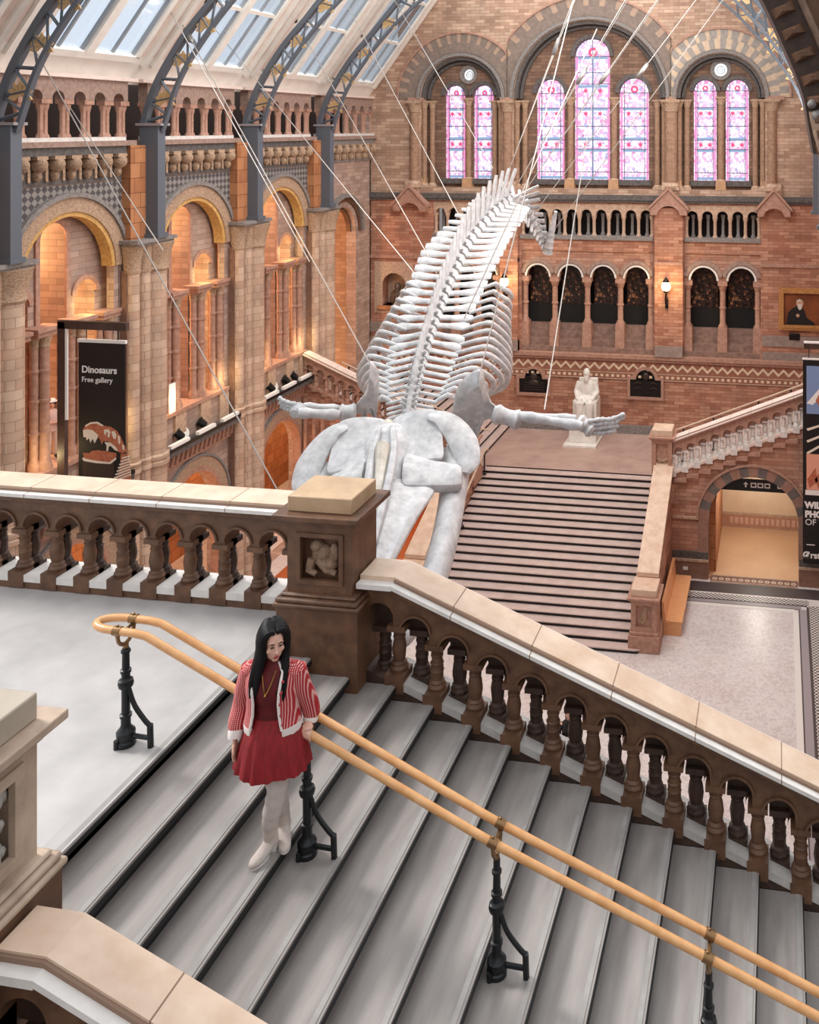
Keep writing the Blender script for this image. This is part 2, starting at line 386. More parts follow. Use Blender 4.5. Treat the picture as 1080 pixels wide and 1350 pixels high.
holes = [rect(a, b, 10.95, 12.42) for a, b, n in gal_secs] + [rect(a, b, 5.95, 10.35) for a, b, n in arc_secs] + [arch(-16.98, .55, 7.75, 8.65)]
struct(MB().plate('xz', [lo] + holes, YF, YF + .75), 'wall_back', M['red_brick'])
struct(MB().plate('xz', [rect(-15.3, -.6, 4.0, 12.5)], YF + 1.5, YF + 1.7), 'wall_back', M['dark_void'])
wins = [(-14.30, .44, 17.13), (-12.98, .44, 17.13), (-9.92, .6, 17.2), (-8.05, .76, 18.8), (-6.2, .62, 17.2), (-3.12, .46, 17.26), (-1.75, .46, 17.26)]
ros = [(-13.66, 18.05, .27), (-2.45, 18.16, .3)]
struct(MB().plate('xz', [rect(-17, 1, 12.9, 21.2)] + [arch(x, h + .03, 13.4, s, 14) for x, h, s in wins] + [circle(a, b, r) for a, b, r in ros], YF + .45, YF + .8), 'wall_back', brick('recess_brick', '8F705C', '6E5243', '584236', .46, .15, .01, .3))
wn = 0
for x, h, s in wins:                       # seven stained-glass windows
    wn += 1
    g = MB().plate('xz', [arch(x, h + .04, 13.4, s, 14)], YF + .62, YF + .66)
    go = struct(g, 'window_%d' % wn, M['stained'], org=(x, YF + .62, 13.4))
    f = MB()
    for z in ([13.75, 14.75, 15.15, 15.75, 16.55, s] + ([17.6, 18.1] if h > .7 else [])): f.box(x - h, x + h, YF + .585, YF + .615, z - .018, z + .018)
    for k in ((-.72, .72) if h < .7 else (0.,)): f.box(x + k * h - .014, x + k * h + .014, YF + .585, YF + .615, 13.4, s + h * (.65 if k else .98))
    f.ring('xz', x, s, h - .0, h + .05, YF + .55, YF + .615, n=14)
    f.out('lead_frame', M['lead'], go)
    b = MB()
    for q in (-1, 1): b.box(x + q * (h - .05) - .045, x + q * (h - .05) + .045, YF + .612, YF + .622, 13.42, s)
    b.out('glass_border', M['glass_pink'], go)
    b = MB()
    for z in (13.5, 14.7, 15.2, 16.5) + ((17.5, 18.75) if h > .7 else ()): b.box(x - h + .1, x + h - .1, YF + .612, YF + .62, z - .06, z + .06)
    if h > .7: b.box(x - .035, x + .035, YF + .6, YF + .61, 13.42, s)
    b.out('glass_band', M['glass_blue'], go)
    b = MB()
    for z in (14.95, 16.3) + ((17.3,) if h > .7 else ()):
        for q in (-.42, .42): b.plate('xz', [[(x + q * h + .13 * (1 if k % 2 else .5) * math.cos(k * math.pi / 6), z + .13 * (1 if k % 2 else .5) * math.sin(k * math.pi / 6)) for k in range(12)]], YF + .61, YF + .618)
    b.ring('xz', x, s + h * .25, h * .12, h * .28, YF + .61, YF + .618, 0, 360, 14)
    b.out('glass_flowers', M['glass_rose'], go)
    struct(MB().box(x - h - .15, x + h + .15, YF + .25, YF + .6, 13.2, 13.42), 'trim_15', M['dark_stone'])
for a, b, r in ros:
    wn += 1
    go = struct(MB().plate('xz', [circle(a, b, r + .02)], YF + .6, YF + .64), 'window_%d' % wn, plain('rose_glass', 'DDE4EA', .4, emit='E8EEF4', es=.75), org=(a, YF + .6, b))
    MB().ring('xz', a, b, r * .92, r + .14, YF + .38, YF + .58, 0, 360, 24).ring('xz', a, b, r * .5, r * .58, YF + .56, YF + .6, 0, 360, 20).ring('xz', a, b, r * .2, r * .26, YF + .56, YF + .6, 0, 360, 16).out('rose_frame', M['grey_stone'], go)
# arch mouldings (rings of voussoirs)
def archivolt(c, r, z, nm, pal):
    mb = MB(); mb.mat(0); mb.ring('xz', c, z, r - .16, r + .02, YF + .02, YF + .4, n=32)
    mb.mat(1); mb.ring('xz', c, z, r + .02, r + .16, YF - .14, YF + .1, n=32)
    mb.mat(0); mb.ring('xz', c, z, r - .32, r - .2, YF + .3, YF + .44, n=32)
    mb.ring('xz', c, z, r + .18, r + .62, YF - .05, YF + .05, n=30, mats=[2, 3] if nm == 'R' else [2])
    mb.ring('xz', c, z, r + .62, r + 1.02, YF - .05, YF + .05, n=54, mats=[3, 2, 2])
    mb.mat(4); mb.ring('xz', c, z, r + 1.02, r + 1.1, YF - .1, YF + .05, n=36)
    lo_, hi_ = (-99, XS1) if c < -10 else ((XS1, XS2) if c < -5 else (XS2, 99))
    mb.v = [(min(max(x, lo_), hi_), y, q) for x, y, q in mb.v]
    return struct(mb, 'trim_', pal)
pal = [M['dark_stone'], M['grey_stone'], stone('grey_voussoir', '8E857E', 'A69C92', 6.), stone('buff_voussoir', 'BFA48A', 'D3BB9F', 6.), M['pink_stone']]
pald = [M['dark_stone'], M['grey_stone'], stone('dark_voussoir', '75655B', '8B7A6E', 6.), stone('brown_voussoir', '9C8270', 'B2967F', 6.), M['pink_stone']]
archivolt(XC, 3.36, 16.97, 'trim_16', pald); archivolt(sideC[0], 1.87, 16.96, 'trim_16', pald); archivolt(sideC[1], 1.87, 16.96, 'R', pal)
# hood rings over the small windows inside the recesses, courses and cornices
t = MB()
for x, h, s in wins: t.ring('xz', x, s, h + .03, h + .2, YF + .33, YF + .47, n=16)
struct(t, 'trim_17', M['dark_stone'])
t = MB()
for a, b in ((-16.3, -15.6), (-12.05, -11.5), (-4.75, -4.3), (-.56, .25)): t.box(a, b, YF - .12, YF + .3, 16.86, 17.02)
struct(t, 'trim_18', M['pink_stone'])
struct(MB().box(-18.3, 2.2, YF - .16, YF + .1, 12.58, 12.8).box(-18.3, 2.2, YF - .1, YF + .1, 12.48, 12.58), 'trim_19', M['dark_stone'])
t = MB()
for a, b in ((-18.3, -15.3), (-12.0, -11.2), (-5.2, -4.0), (-.7, 2.2)): t.box(a, b, YF - .3 if a in (-12.0, -5.2) else YF - .08, YF, 9.86, 10.0)
struct(t, 'trim_20', M['pink_stone'])
struct(MB().box(-18.3, 2.2, YF - .22, YF, 5.82, 5.98).box(-18.3, 2.2, YF - .14, YF, 5.7, 5.82), 'trim_21', M['pink_stone'])
# bands of darker brick at the foot of the upper storey
t = MB()
for a, b in ((-18.3, -15.3), (-.7, 2.2)): t.box(a, b, YF - .05, YF, 5.98, 6.3).box(a, b, YF - .05, YF, 6.55, 7.0)
struct(t, 'trim_22', M['band_grey'])
# zigzag frieze with a row of dots
z = MB().mat(0).box(-18.3, 2.2, YF - .04, YF, 4.92, 5.7)
z.mat(1)
zz = []
n = 96; x0 = -18.2; dx = 20.3 / n
topl = [(x0 + i * dx, 5.5 if i % 2 else 5.28) for i in range(n + 1)]
for i in range(n):
    (a, za), (b, zb) = topl[i], topl[i + 1]
    z.hexa([(a, YF - .07, za), (b, YF - .07, zb), (b, YF - .03, zb), (a, YF - .03, za), (a, YF - .07, za + .12), (b, YF - .07, zb + .12), (b, YF - .03, zb + .12), (a, YF - .03, za + .12)])
for i in range(86): z.box(-18.2 + i * .236, -18.08 + i * .236, YF - .07, YF - .03, 5.0, 5.1)
z.mat(2).box(-18.3, 2.2, YF - .06, YF - .02, 4.9, 4.94).box(-18.3, 2.2, YF - .06, YF - .02, 5.16, 5.2)
struct(z, 'trim_23', [stone('frieze_red', '8E5A48', 'A5705A', 8.), stone('frieze_cream', 'D9BFA0', 'E6D0B4', 8.), M['buff']])
struct(MB().box(-11.8, -4.4, YF - .12, YF, 2.6, 2.95), 'baseboard_back', M['grey_stone'])
# pilasters with small gables
for a, b in ((-12.0, -11.2), (-5.2, -4.0)):
    t = MB().mat(0).box(a, b, YF - .25, YF, 5.98, 12.3).mat(1).box(a, b, YF - .28, YF, 5.98, 6.45)
    struct(t, 'wall_back', [M['red_brick'], M['band_grey']])
for c, h in ((-16.1, .75), (-11.6, .68), (-4.6, .78), (-.2, .68)):
    t = MB().plate('xz', [[(c - h, 12.0), (c - h, 12.25), (c, 13.05), (c + h, 12.25), (c + h, 12.0), (c + h * .62, 12.0)] + [(c + h * .62 * math.cos(math.pi * i / 8), 12.0 + h * .5 * math.sin(math.pi * i / 8)) for i in range(1, 8)] + [(c - h * .62, 12.0)]], YF - .42, YF + .05)
    t.plate('xz', [[(c - h - .08, 12.2), (c, 13.06), (c + h + .08, 12.2), (c + h + .08, 12.32), (c, 13.2), (c - h - .08, 12.32)]], YF - .5, YF)
    struct(t, 'trim_24', M['pink_stone'])
    struct(MB().box(c - .3, c + .3, YF - .2, YF + .2, 12.8, 13.35), 'trim_24', M['buff'])
# stepped sills under the arcade
for a, b, n in arc_secs:
    t = MB()
    for k in range(4): t.box(a, b, YF + .0 + k * .17, YF + .9, 5.9 + k * .3, 6.2 + k * .3)
    struct(t, 'trim_25', stone('sill_steps', '75594D', '9C8073', 5., .6))
# ---- jamb columns of the great windows
def column(name, label, cat, x, y, z0, z1, r, mat, group, capm=None, rings=()):
    t = thing(name, label, cat, (x, y, z0), group); H = z1 - z0
    MB().box(x - r * 1.5, x + r * 1.5, y - r * 1.5, y + r * 1.5, z0, z0 + r * .6).lathe(x, y, [(r * 1.45, z0 + r * .6), (r * 1.5, z0 + r * .9), (r * 1.1, z0 + r * 1.5)], 12).out('base', M['buff'], t)
    pr = [(r, z0 + r * 1.4)]
    for q in rings: zq = z0 + H * q; pr += [(r, zq - .05), (r * 1.22, zq - .03), (r * 1.22, zq + .03), (r, zq + .05)]
    MB().lathe(x, y, pr + [(r, z1 - r * 2.4)], 12).out('shaft', mat, t)
    MB().lathe(x, y, [(r * 1.15, z1 - r * 2.5), (r * 1.15, z1 - r * 2.3), (r * 1.1, z1 - r * 2.1), (r * 1.7, z1 - r * .5)], 12).box(x - r * 1.7, x + r * 1.7, y - r * 1.7, y + r * 1.7, z1 - r * .55, z1).out('capital', capm or M['carved'], t)
    return t
col_spec = []
for c, R, wi in ((sideC[0], 1.87, 0), (XC, 3.36, 1), (sideC[1], 1.87, 2)):
    for s in (-1, 1): col_spec += [(c + s * (R + .28), YF - .02, .2, wi, s, 0), (c + s * (R - .1), YF + .2, .12, wi, s, 1), (c + s * (R - .42), YF + .33, .12, wi, s, 2)]
wname = ('left pair of stained windows', 'tall middle stained windows', 'right pair of stained windows')
first = {}
for x, y, r, wi, s, k in col_spec:
    lab = '%s round stone column %s of the %s' % (('outer buff', 'slim second', 'slim inner')[k], 'left' if s < 0 else 'right', wname[wi])
    if k not in first: first[k] = (column('column', lab, 'column', x, y, 13.05, 16.88, r, M['jamb'], 'columns beside the great windows'), x, y)
    else: dup(first[k][0], (x - first[k][1], y - first[k][2], 0), lab)
mull = None
for x, lab in ((-13.64, 'between the left pair'), (-8.99, 'left of the tallest window'), (-7.05, 'right of the tallest window'), (-2.43, 'between the right pair')):
    l = 'slim stone mullion column %s of stained glass' % lab if 'pair' in lab else 'slim stone mullion column %s' % lab
    if mull is None: mull = column('column', l, 'column', x, YF + .34, 13.3, 17.0, .13, M['jamb'], 'columns beside the great windows'); mx = x
    else: dup(mull, (x - mx, 0, 0), l)
t = MB()
for x in (-15.75, -13.64, -12.0, -8.99, -7.05, -4.72, -4.3, -2.43, -.55): t.box(x - .24, x + .24, YF + .05, YF + .6, 12.8, 13.45, .04, .04)
struct(t, 'trim_26', stone('orange_blocks', 'A98260', 'C29872', 6.))
# ---- galleries with little arcades
def arcade_strip(t, fr, a0, a1, n, y0, y1, zcap, ztop, r, mat):
    """arch panel with n round arches, open below"""
    p = (a1 - a0) / n; o = [(a0, ztop), (a1, ztop), (a1, zcap)]
    for i in range(n - 1, -1, -1):
        c = a0 + (i + .5) * p; zs = zcap + .02
        o += [(c + r, zcap)] + [(c + r * math.cos(math.pi * k / 10), zs + r * math.sin(math.pi * k / 10)) for k in range(11)] + [(c - r, zcap)]
    o += [(a0, zcap)]
    return MB().plate(fr, [o], y0, y1).out('arch_panel', mat, t)
def mini_col(mb, x, y, z0, z1, r, n=8):
    H = z1 - z0
    return mb.lathe(x, y, [(r * 1.6, z0), (r * 1.6, z0 + .05), (r * 1.2, z0 + .09), (r, z0 + .13), (r, z1 - .2), (r * 1.15, z1 - .17), (r * 1.6, z1 - .05), (r * 1.6, z1)], n)
for (a, b, n), lab in zip(gal_secs, ('left, behind the whale tail', 'middle, under the tallest windows', 'right, under the right pair of windows')):
    t = thing('gallery_balustrade', 'small stone gallery arcade high on the far wall, ' + lab, 'balustrade', ((a + b) / 2, YF + .1, 10.95), 'gallery arcades on the far wall')
    MB().box(a, b, YF - .1, YF + .4, 10.86, 11.02).out('sill', M['grey_stone'], t)
    arcade_strip(t, 'xz', a, b, n, YF + .05, YF + .3, 11.9, 12.5, (b - a) / n * .36, M['buff'])
    for i in range(n + 1):
        x = min(max(a + (b - a) * i / n, a + .07), b - .07)
        mini_col(MB(), x, YF + .16, 11.02, 11.9, .07).out('baluster', M['buff'], t)
    for i in range(n):
        mini_col(MB(), a + (b - a) * (i + .5) / n, YF + .5, 11.02, 11.95, .06).out('rear_baluster', M['grey_stone'], t)
for (a, b, n), lab in zip(arc_secs, ('left, half hidden by the whale ribs', 'middle, with four dark windows', 'right, with two dark windows')):
    p = (b - a) / n
    t = thing('arcade', 'low stone arcade in the far wall, ' + lab, 'arcade', ((a + b) / 2, YF + .1, 6.0), 'low arcades on the far wall')
    arcade_strip(t, 'xz', a, b, n, YF + .08, YF + .4, 9.2, 10.35, p * .345, M['low_brick'])
    for i in range(n):
        c = a + (i + .5) * p
        mb = MB(); mb.ring('xz', c, 9.22, p * .345, p * .40, YF + .0, YF + .1, n=16).out('arch_moulding', M['sill'], t)
        mb = MB(); mb.ring('xz', c, 9.22, p * .42, p * .53, YF - .03, YF + .1, 12, 168, n=18).out('hood_mould', M['gallery_stone'], t)
    for i in range(n + 1):
        x = min(max(a + p * i, a + .12), b - .12)
        MB().box(x - .21, x + .21, YF + .0, YF + .45, 6.0, 7.25, .02, .02).out('pedestal', M['pink_stone'], t)
        MB().lathe(x, YF + .22, [(.17, 7.25), (.17, 7.32), (.12, 7.4), (.12, 8.0), (.15, 8.02), (.15, 8.08), (.12, 8.1), (.12, 8.78), (.14, 8.8), (.19, 9.0)], 12).box(x - .2, x + .2, YF + .03, YF + .4, 9.0, 9.2).out('column', M['pink_stone'], t)
    for i in range(n):
        c = a + (i + .5) * p; wn += 1
        wo = struct(MB().plate('xz', [arch(c, p * .36, 7.95, 9.25)], YF + .7, YF + .74), 'window_%d' % wn, M['leaded'], org=(c, YF + .7, 7.1))
        f = MB()
        for k in range(-2, 3): f.box(c + k * .16 - .012, c + k * .16 + .012, YF + .67, YF + .7, 7.95, 9.25 + (p * .3 if k == 0 else .1))
        for k in range(6): f.box(c - p * .36, c + p * .36, YF + .67, YF + .7, 8.0 + k * .25, 8.02 + k * .25)
        f.out('leading', plain('dark_leading', '2E211C', .5) if i == 0 and a < -15 else bpy.data.materials['dark_leading'], wo)
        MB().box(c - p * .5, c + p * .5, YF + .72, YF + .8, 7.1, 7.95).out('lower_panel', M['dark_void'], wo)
# ---- upper skylit slope of the roof, left side
ca = math.atan2(21.3 - 17.0, 3.2); RX, RZ = -18.25, 17.0
def RP(s, y, o=0.):                        # s metres up the slope, o metres out towards the hall
    return (RX + s * math.cos(ca) + o * math.sin(ca), y, RZ + s * math.sin(ca) - o * math.cos(ca))
def rbox(mb, s0, s1, y0, y1, o0, o1):
    return mb.hexa([RP(s0, y0, o0), RP(s0, y1, o0), RP(s1, y1, o0), RP(s1, y0, o0), RP(s0, y0, o1), RP(s0, y1, o1), RP(s1, y1, o1), RP(s1, y0, o1)])
TY = [18.55 + 5.02 * i for i in range(4)]   # planes of the iron trusses
edges = [TY[0] - 5.02] + TY + [YF]
for i in range(5):
    y0, y1 = edges[i], edges[i + 1]
    cas = .62; g0, g1 = y0 + cas, y1 - cas
    mb = MB().mat(0); rbox(mb, -.1, .85, y0, y1, -.15, .0)
    mb.mat(1); rbox(mb, .85, 8, y0, g0, -.15, .0); rbox(mb, .85, 8, g1, y1, -.15, .0)
    mb.mat(0); rbox(mb, .85, 8, g0, g0 + .16, -.1, .12); rbox(mb, .85, 8, g1 - .16, g1, -.1, .12); rbox(mb, .6, 8, y0 + .12, y0 + .3, -.1, .1); rbox(mb, .6, 8, y1 - .3, y1 - .12, -.1, .1)
    rbox(mb, .7, .9, g0, g1, -.1, .12)
    struct(mb, 'ceiling', [M['cream_paint'], M['rose_paint']])
    wn += 1; mid = (g0 + g1) / 2
    gl = MB(); rbox(gl, .85, 8, g0, g1, -.06, -.04)
    go = struct(gl, 'window_%d' % wn, M['sky_glass'], org=RP(.85, g0))
    f = MB(); rbox(f, .85, 8, mid - .14, mid + .14, -.08, .14)
    for s in (2.9, 5.0, 7.0): rbox(f, s, s + .12, g0, g1, -.05, .06)
    f.out('frame', M['cream_paint'], go)
    f = MB()
    for yy in ((g0 + .16 + mid - .14) / 2, (g1 - .16 + mid + .14) / 2): rbox(f, .85, 8, yy - .03, yy + .03, -.05, .03)
    for yy in (g0 + .18, g1 - .18, mid - .17, mid + .17): rbox(f, .85, 8, yy - .02, yy + .02, -.05, .05)
    f.out('glazing_bar', plain('grey_glazing_bar', '9AA0A6', .5) if i == 0 else bpy.data.materials['grey_glazing_bar'], go)
# right slope near the far end, seen through the arch
mb = MB()
def RQ(s, y, o=0.): p = RP(s, y, o); return (2 * XC - p[0], p[1], p[2])
for y0, y1 in ((TY[1], TY[2]), (TY[2], TY[3]), (TY[3], YF)):
    for a, b in ((y0, y0 + 1.2), (y1 - 1.2, y1)): mb.hexa([RQ(-.1, a, 0), RQ(-.1, b, 0), RQ(8, b, 0), RQ(8, a, 0), RQ(-.1, a, -.15), RQ(-.1, b, -.15), RQ(8, b, -.15), RQ(8, a, -.15)])
    for k in range(1, 4):
        a = lerp(y0 + 1.2, y1 - 1.2, k / 4); mb.hexa([RQ(-.1, a - .08, 0), RQ(-.1, a + .08, 0), RQ(8, a + .08, 0), RQ(8, a - .08, 0), RQ(-.1, a - .08, -.15), RQ(-.1, a + .08, -.15), RQ(8, a + .08, -.15), RQ(8, a - .08, -.15)])
struct(mb, 'ceiling', stone('pale_blue_roof', 'B9C2CC', 'D3DAE2', 3., .5))
# ---- right wall (only its far end can be glimpsed)
struct(MB().box(2.0, 2.4, 13.5, YF, 0, 17.0), 'wall_right', M['red_brick'])
# ---- the walls that carry the upper flights, with an archway each
# ================================================================ left wall: five bays of two-storey arcade
XB = -21.6
struct(MB().box(XB - .3, XB, 10, YF, 0, 7.0), 'wall_left', M['orange_stone'])
struct(MB().box(XB - .3, XB, 10, YF, 7.0, 15.2), 'wall_left', M['orange_stone'])
struct(MB().box(XB, XL - .25, 10, YAL, 6.85, 7.05), 'floor', M['orange_plaster'])
struct(MB().box(XB, XL - .25, 10, YF, 15.0, 15.25), 'ceiling', M['orange_plaster'])
struct(MB().box(XB, XL, YF - .1, YF + .2, 0, 17.0), 'wall_back', M['tan_wall'])
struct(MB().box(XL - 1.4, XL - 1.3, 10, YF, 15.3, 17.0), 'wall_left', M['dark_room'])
for bi, r0 in enumerate(BAYS):
    a0, a1 = r0 - 1.5, r0 + 5.05 - 1.5 + .02            # wall piece from behind one pillar to behind the next
    if bi == 4: a1 = YF
    yl, yr = r0, r0 + 3.55; yc = (yl + yr) / 2
    if bi < 4:
        struct(MB().plate('yz', [rect(a0, a1, 7.05, 15.2), arch(yc, 1.6, 7.06, 11.9, 24)], XL - .22, XL), 'wall_left', M['tan_wall'])
        struct(MB().plate('yz', [rect(a0, a1, 0.02, 7.05), arch(yc, 1.34, 0.03, 3.55, 20)], XL - .45, XL), 'wall_left', M['tan_wall'])
        # recessed infill with a tall lancet and two small arches
        xi = XL - .42
        struct(MB().plate('yz', [rect(yl - .1, yr + .1, 7.05, 14.0), arch(yc - .1, .43, 7.1, 12.8, 12), arch(yc - 1.2, .34, 7.1, 11.25, 10), arch(yc + 1.02, .36, 7.1, 11.25, 10)], xi - .85, xi), 'wall_left', M['tan_wall'])
        mb = MB()
        for c, h, z in ((yc - .1, .43, 12.8), (yc - 1.2, .34, 11.25), (yc + 1.02, .36, 11.25)): mb.ring('yz', c, z, h, h + .13, xi - .02, xi + .06, n=14)
        for s in (-1, 1): mb.box(xi, xi + .06, yc - .1 + s * .5 - .07, yc - .1 + s * .5 + .07, 10.7, 12.8)
        struct(mb, 'trim_', M['pink_stone'])
        # arch mouldings
        mb = MB().mat(0); mb.ring('yz', yc, 11.9, 1.62, 2.0, XL - .02, XL + .07, n=36); mb.mat(1).ring('yz', yc, 11.9, 2.0, 2.12, XL - .02, XL + .14, n=36)
        mb.mat(2).ring('yz', yc, 11.9, 1.5, 1.62, XL - .3, XL + .03, n=36)
        struct(mb, 'trim_', [M['carved'], M['grey_stone'], M['gold_lit']])
        # diaper band, cut round the arch
        top = [(yc + 2.06 * math.cos(a), 11.9 + 2.06 * math.sin(a)) for a in [math.radians(q) for q in range(20, 161, 7)]]
        pts = [(yl - .2, 14.22), (yr + .2, 14.22), (yr + .2, 12.61)] + top + [(yl - .2, 12.61)]
        struct(MB().plate('yz', [pts], XL - .05, XL + .02), 'trim_', M['diaper'])
        # lower arch ring, dentil course, ledge
        mb = MB().mat(0).ring('yz', yc, 3.55, 1.325, 1.46, XL - .3, XL + .05, n=28).mat(1).ring('yz', yc, 3.55, 1.46, 1.78, XL - .02, XL + .05, n=36).mat(2).ring('yz', yc, 3.55, 1.78, 1.86, XL - .02, XL + .09, n=36)
        for s in (-1, 1): mb.mat(0).box(XL - .3, XL + .05, yc + s * 1.4 - .075, yc + s * 1.4 + .075, 0, 3.55)
        struct(mb, 'trim_', [M['pink_stone'], M['carved'], M['grey_stone']])
        struct(MB().plate('yz', [rect(yl - .1, yr + .1, 5.5, 5.8)], XL - .02, XL + .05).box(XL - .05, XL + .1, yl - .1, yr + .1, 5.45, 5.52), 'trim_', M['pink_stone'])
        mb = MB()
        for k in range(16):
            y = yl + .05 + k * (yr - yl - .1) / 15; mb.hexa([(XL + .0, y - .05, 5.55), (XL + .16, y + .0, 5.55), (XL + .16, y + .1, 5.55), (XL, y + .05, 5.55), (XL, y - .02, 5.95), (XL + .22, y + .03, 5.95), (XL + .22, y + .13, 5.95), (XL, y + .08, 5.95)])
        struct(mb, 'trim_', M['pink_stone'])
        mb = MB().mat(0).box(XL - .1, XL + .42, yl - .1, yr + .1, 5.95, 6.1).mat(1).box(XL + .36, XL + .44, yl - .1, yr + .1, 6.1, 6.2)
        struct(mb, 'trim_', [M['dark_stone'], M['black_iron']])
    else:
        struct(MB().plate('yz', [rect(a0, a1, 0, 15.2), arch(35.9, 1.15, 5.2, 11.2, 20)], XL - .45, XL), 'wall_left', M['tan_wall'])
        mb = MB().mat(0)
        for q, r in enumerate((1.05, 1.2, 1.38, 1.56)): mb.mat(q % 2).ring('yz', 35.9, 11.2, r, r + .15, XL - .4 + q * .12, XL - .2 + q * .13, n=24)
        struct(mb, 'trim_', [M['brown'], M['grey_stone']])
# pillars standing between the bays
def make_pillar(y1):
    y0 = y1 - 1.5; xf = XL + .5
    t = thing('pillar', 'x', 'pillar', (XL + .25, (y0 + y1) / 2, 0), 'clustered pillars along the left wall')
    MB().box(XL - .1, XL + .22, y0 + .05, y1 - .05, 0, 11.7).out('core', M['core'], t)
    for yy, xx, r in ((y0 + .28, XL + .2, .2), (y0 + .66, XL + .28, .17), (y1 - .42, XL + .3, .33)):
        MB().lathe(xx, yy, [(r, .5), (r, 6.0), (r * 1.2, 6.02), (r * 1.2, 6.12), (r * 1.06, 6.16), (r * 1.2, 6.2), (r * 1.2, 6.3), (r, 6.34), (r, 11.6)], 14).out('shaft', M['pillar_stone'], t)
        MB().lathe(xx, yy, [(r * 1.35, 0), (r * 1.35, .25), (r * 1.15, .32), (r * 1.2, .42), (r * 1.02, .52)], 14).out('shaft_base', M['pink_stone'], t)
    mb = MB()
    for yy, xx, r in ((y0 + .28, XL + .2, .2), (y0 + .66, XL + .28, .17), (y1 - .42, XL + .3, .33)): mb.lathe(xx, yy, [(r * 1.1, 11.6), (r * 1.2, 11.66), (r * 1.1, 11.72), (r * 1.25, 12.0), (r * 1.6, 12.4)], 14)
    mb.out('capital', M['carved'], t)
    MB().box(XL - .1, xf + .1, y0 - .02, y1 + .04, 12.4, 12.46).box(XL - .1, xf + .16, y0 - .07, y1 + .1, 12.46, 12.56).out('abacus', M['grey_stone'], t)
    MB().box(XL - .1, XL + .3, y0 + .1, y0 + .78, 12.56, 15.2).out('upper_pier', M['orange_stone'], t)
    return t
plab = ('clustered pillar at the left picture edge, left of the hanging banner', 'clustered pillar just right of the dark dinosaur banner', 'clustered pillar second right of the dinosaur banner', 'clustered pillar at the foot of the left upper stair flight')
p0 = make_pillar(BAYS[1]); p0['label'] = plab[0]
for i in (1, 2, 3): dup(p0, (0, 5.05 * i, 0), plab[i])
# clusters of colonnettes standing in the arches
def make_cluster(y, big=3):
    x = XL - .34
    t = thing('colonnette_cluster', 'x', 'column', (x, y, 7.1), 'colonnette clusters in the left arcade')
    for dy, dx, r in ((-.15, .08, .1), (.05, .2, .12), (.2, .02, .09))[:big]:
        rg = [(r * 1.5, 7.1), (r * 1.5, 7.25), (r * 1.15, 7.35), (r, 7.4)]
        for z in (8.05, 8.85, 9.6): rg += [(r, z - .05), (r * 1.18, z - .03), (r * 1.18, z + .03), (r, z + .05)]
        MB().lathe(x + dx, y + dy, rg + [(r, 10.2)], 10).out('shaft', M['pink_stone'], t)
        MB().lathe(x + dx, y + dy, [(r * 1.2, 10.2), (r * 1.1, 10.27), (r * 1.6, 10.48)], 10).out('capital', M['carved'], t)
    MB().box(x - .12, x + .38, y - .34, y + .36, 10.48, 10.6).box(x - .12, x + .42, y - .38, y + .4, 10.6, 10.7).out('impost', M['pink_stone'], t)
    return t
cl0 = None
for bi in (1, 2, 3):
    yc = BAYS[bi] + 1.775
    for k, (dy, w) in enumerate(((-1.62, 'far left'), (-.7, 'left middle'), (.52, 'right middle'), (1.5, 'far right'))):
        lab = 'cluster of ringed stone colonnettes, %s of the lit arch %s' % (w, ('', 'behind the dinosaur banner', 'next after the banner', 'beside the stair flight')[bi])
        if cl0 is None: cl0 = make_cluster(yc + dy); cl0['label'] = lab; cy0 = yc + dy
        else: dup(cl0, (0, yc + dy - cy0, 0), lab)
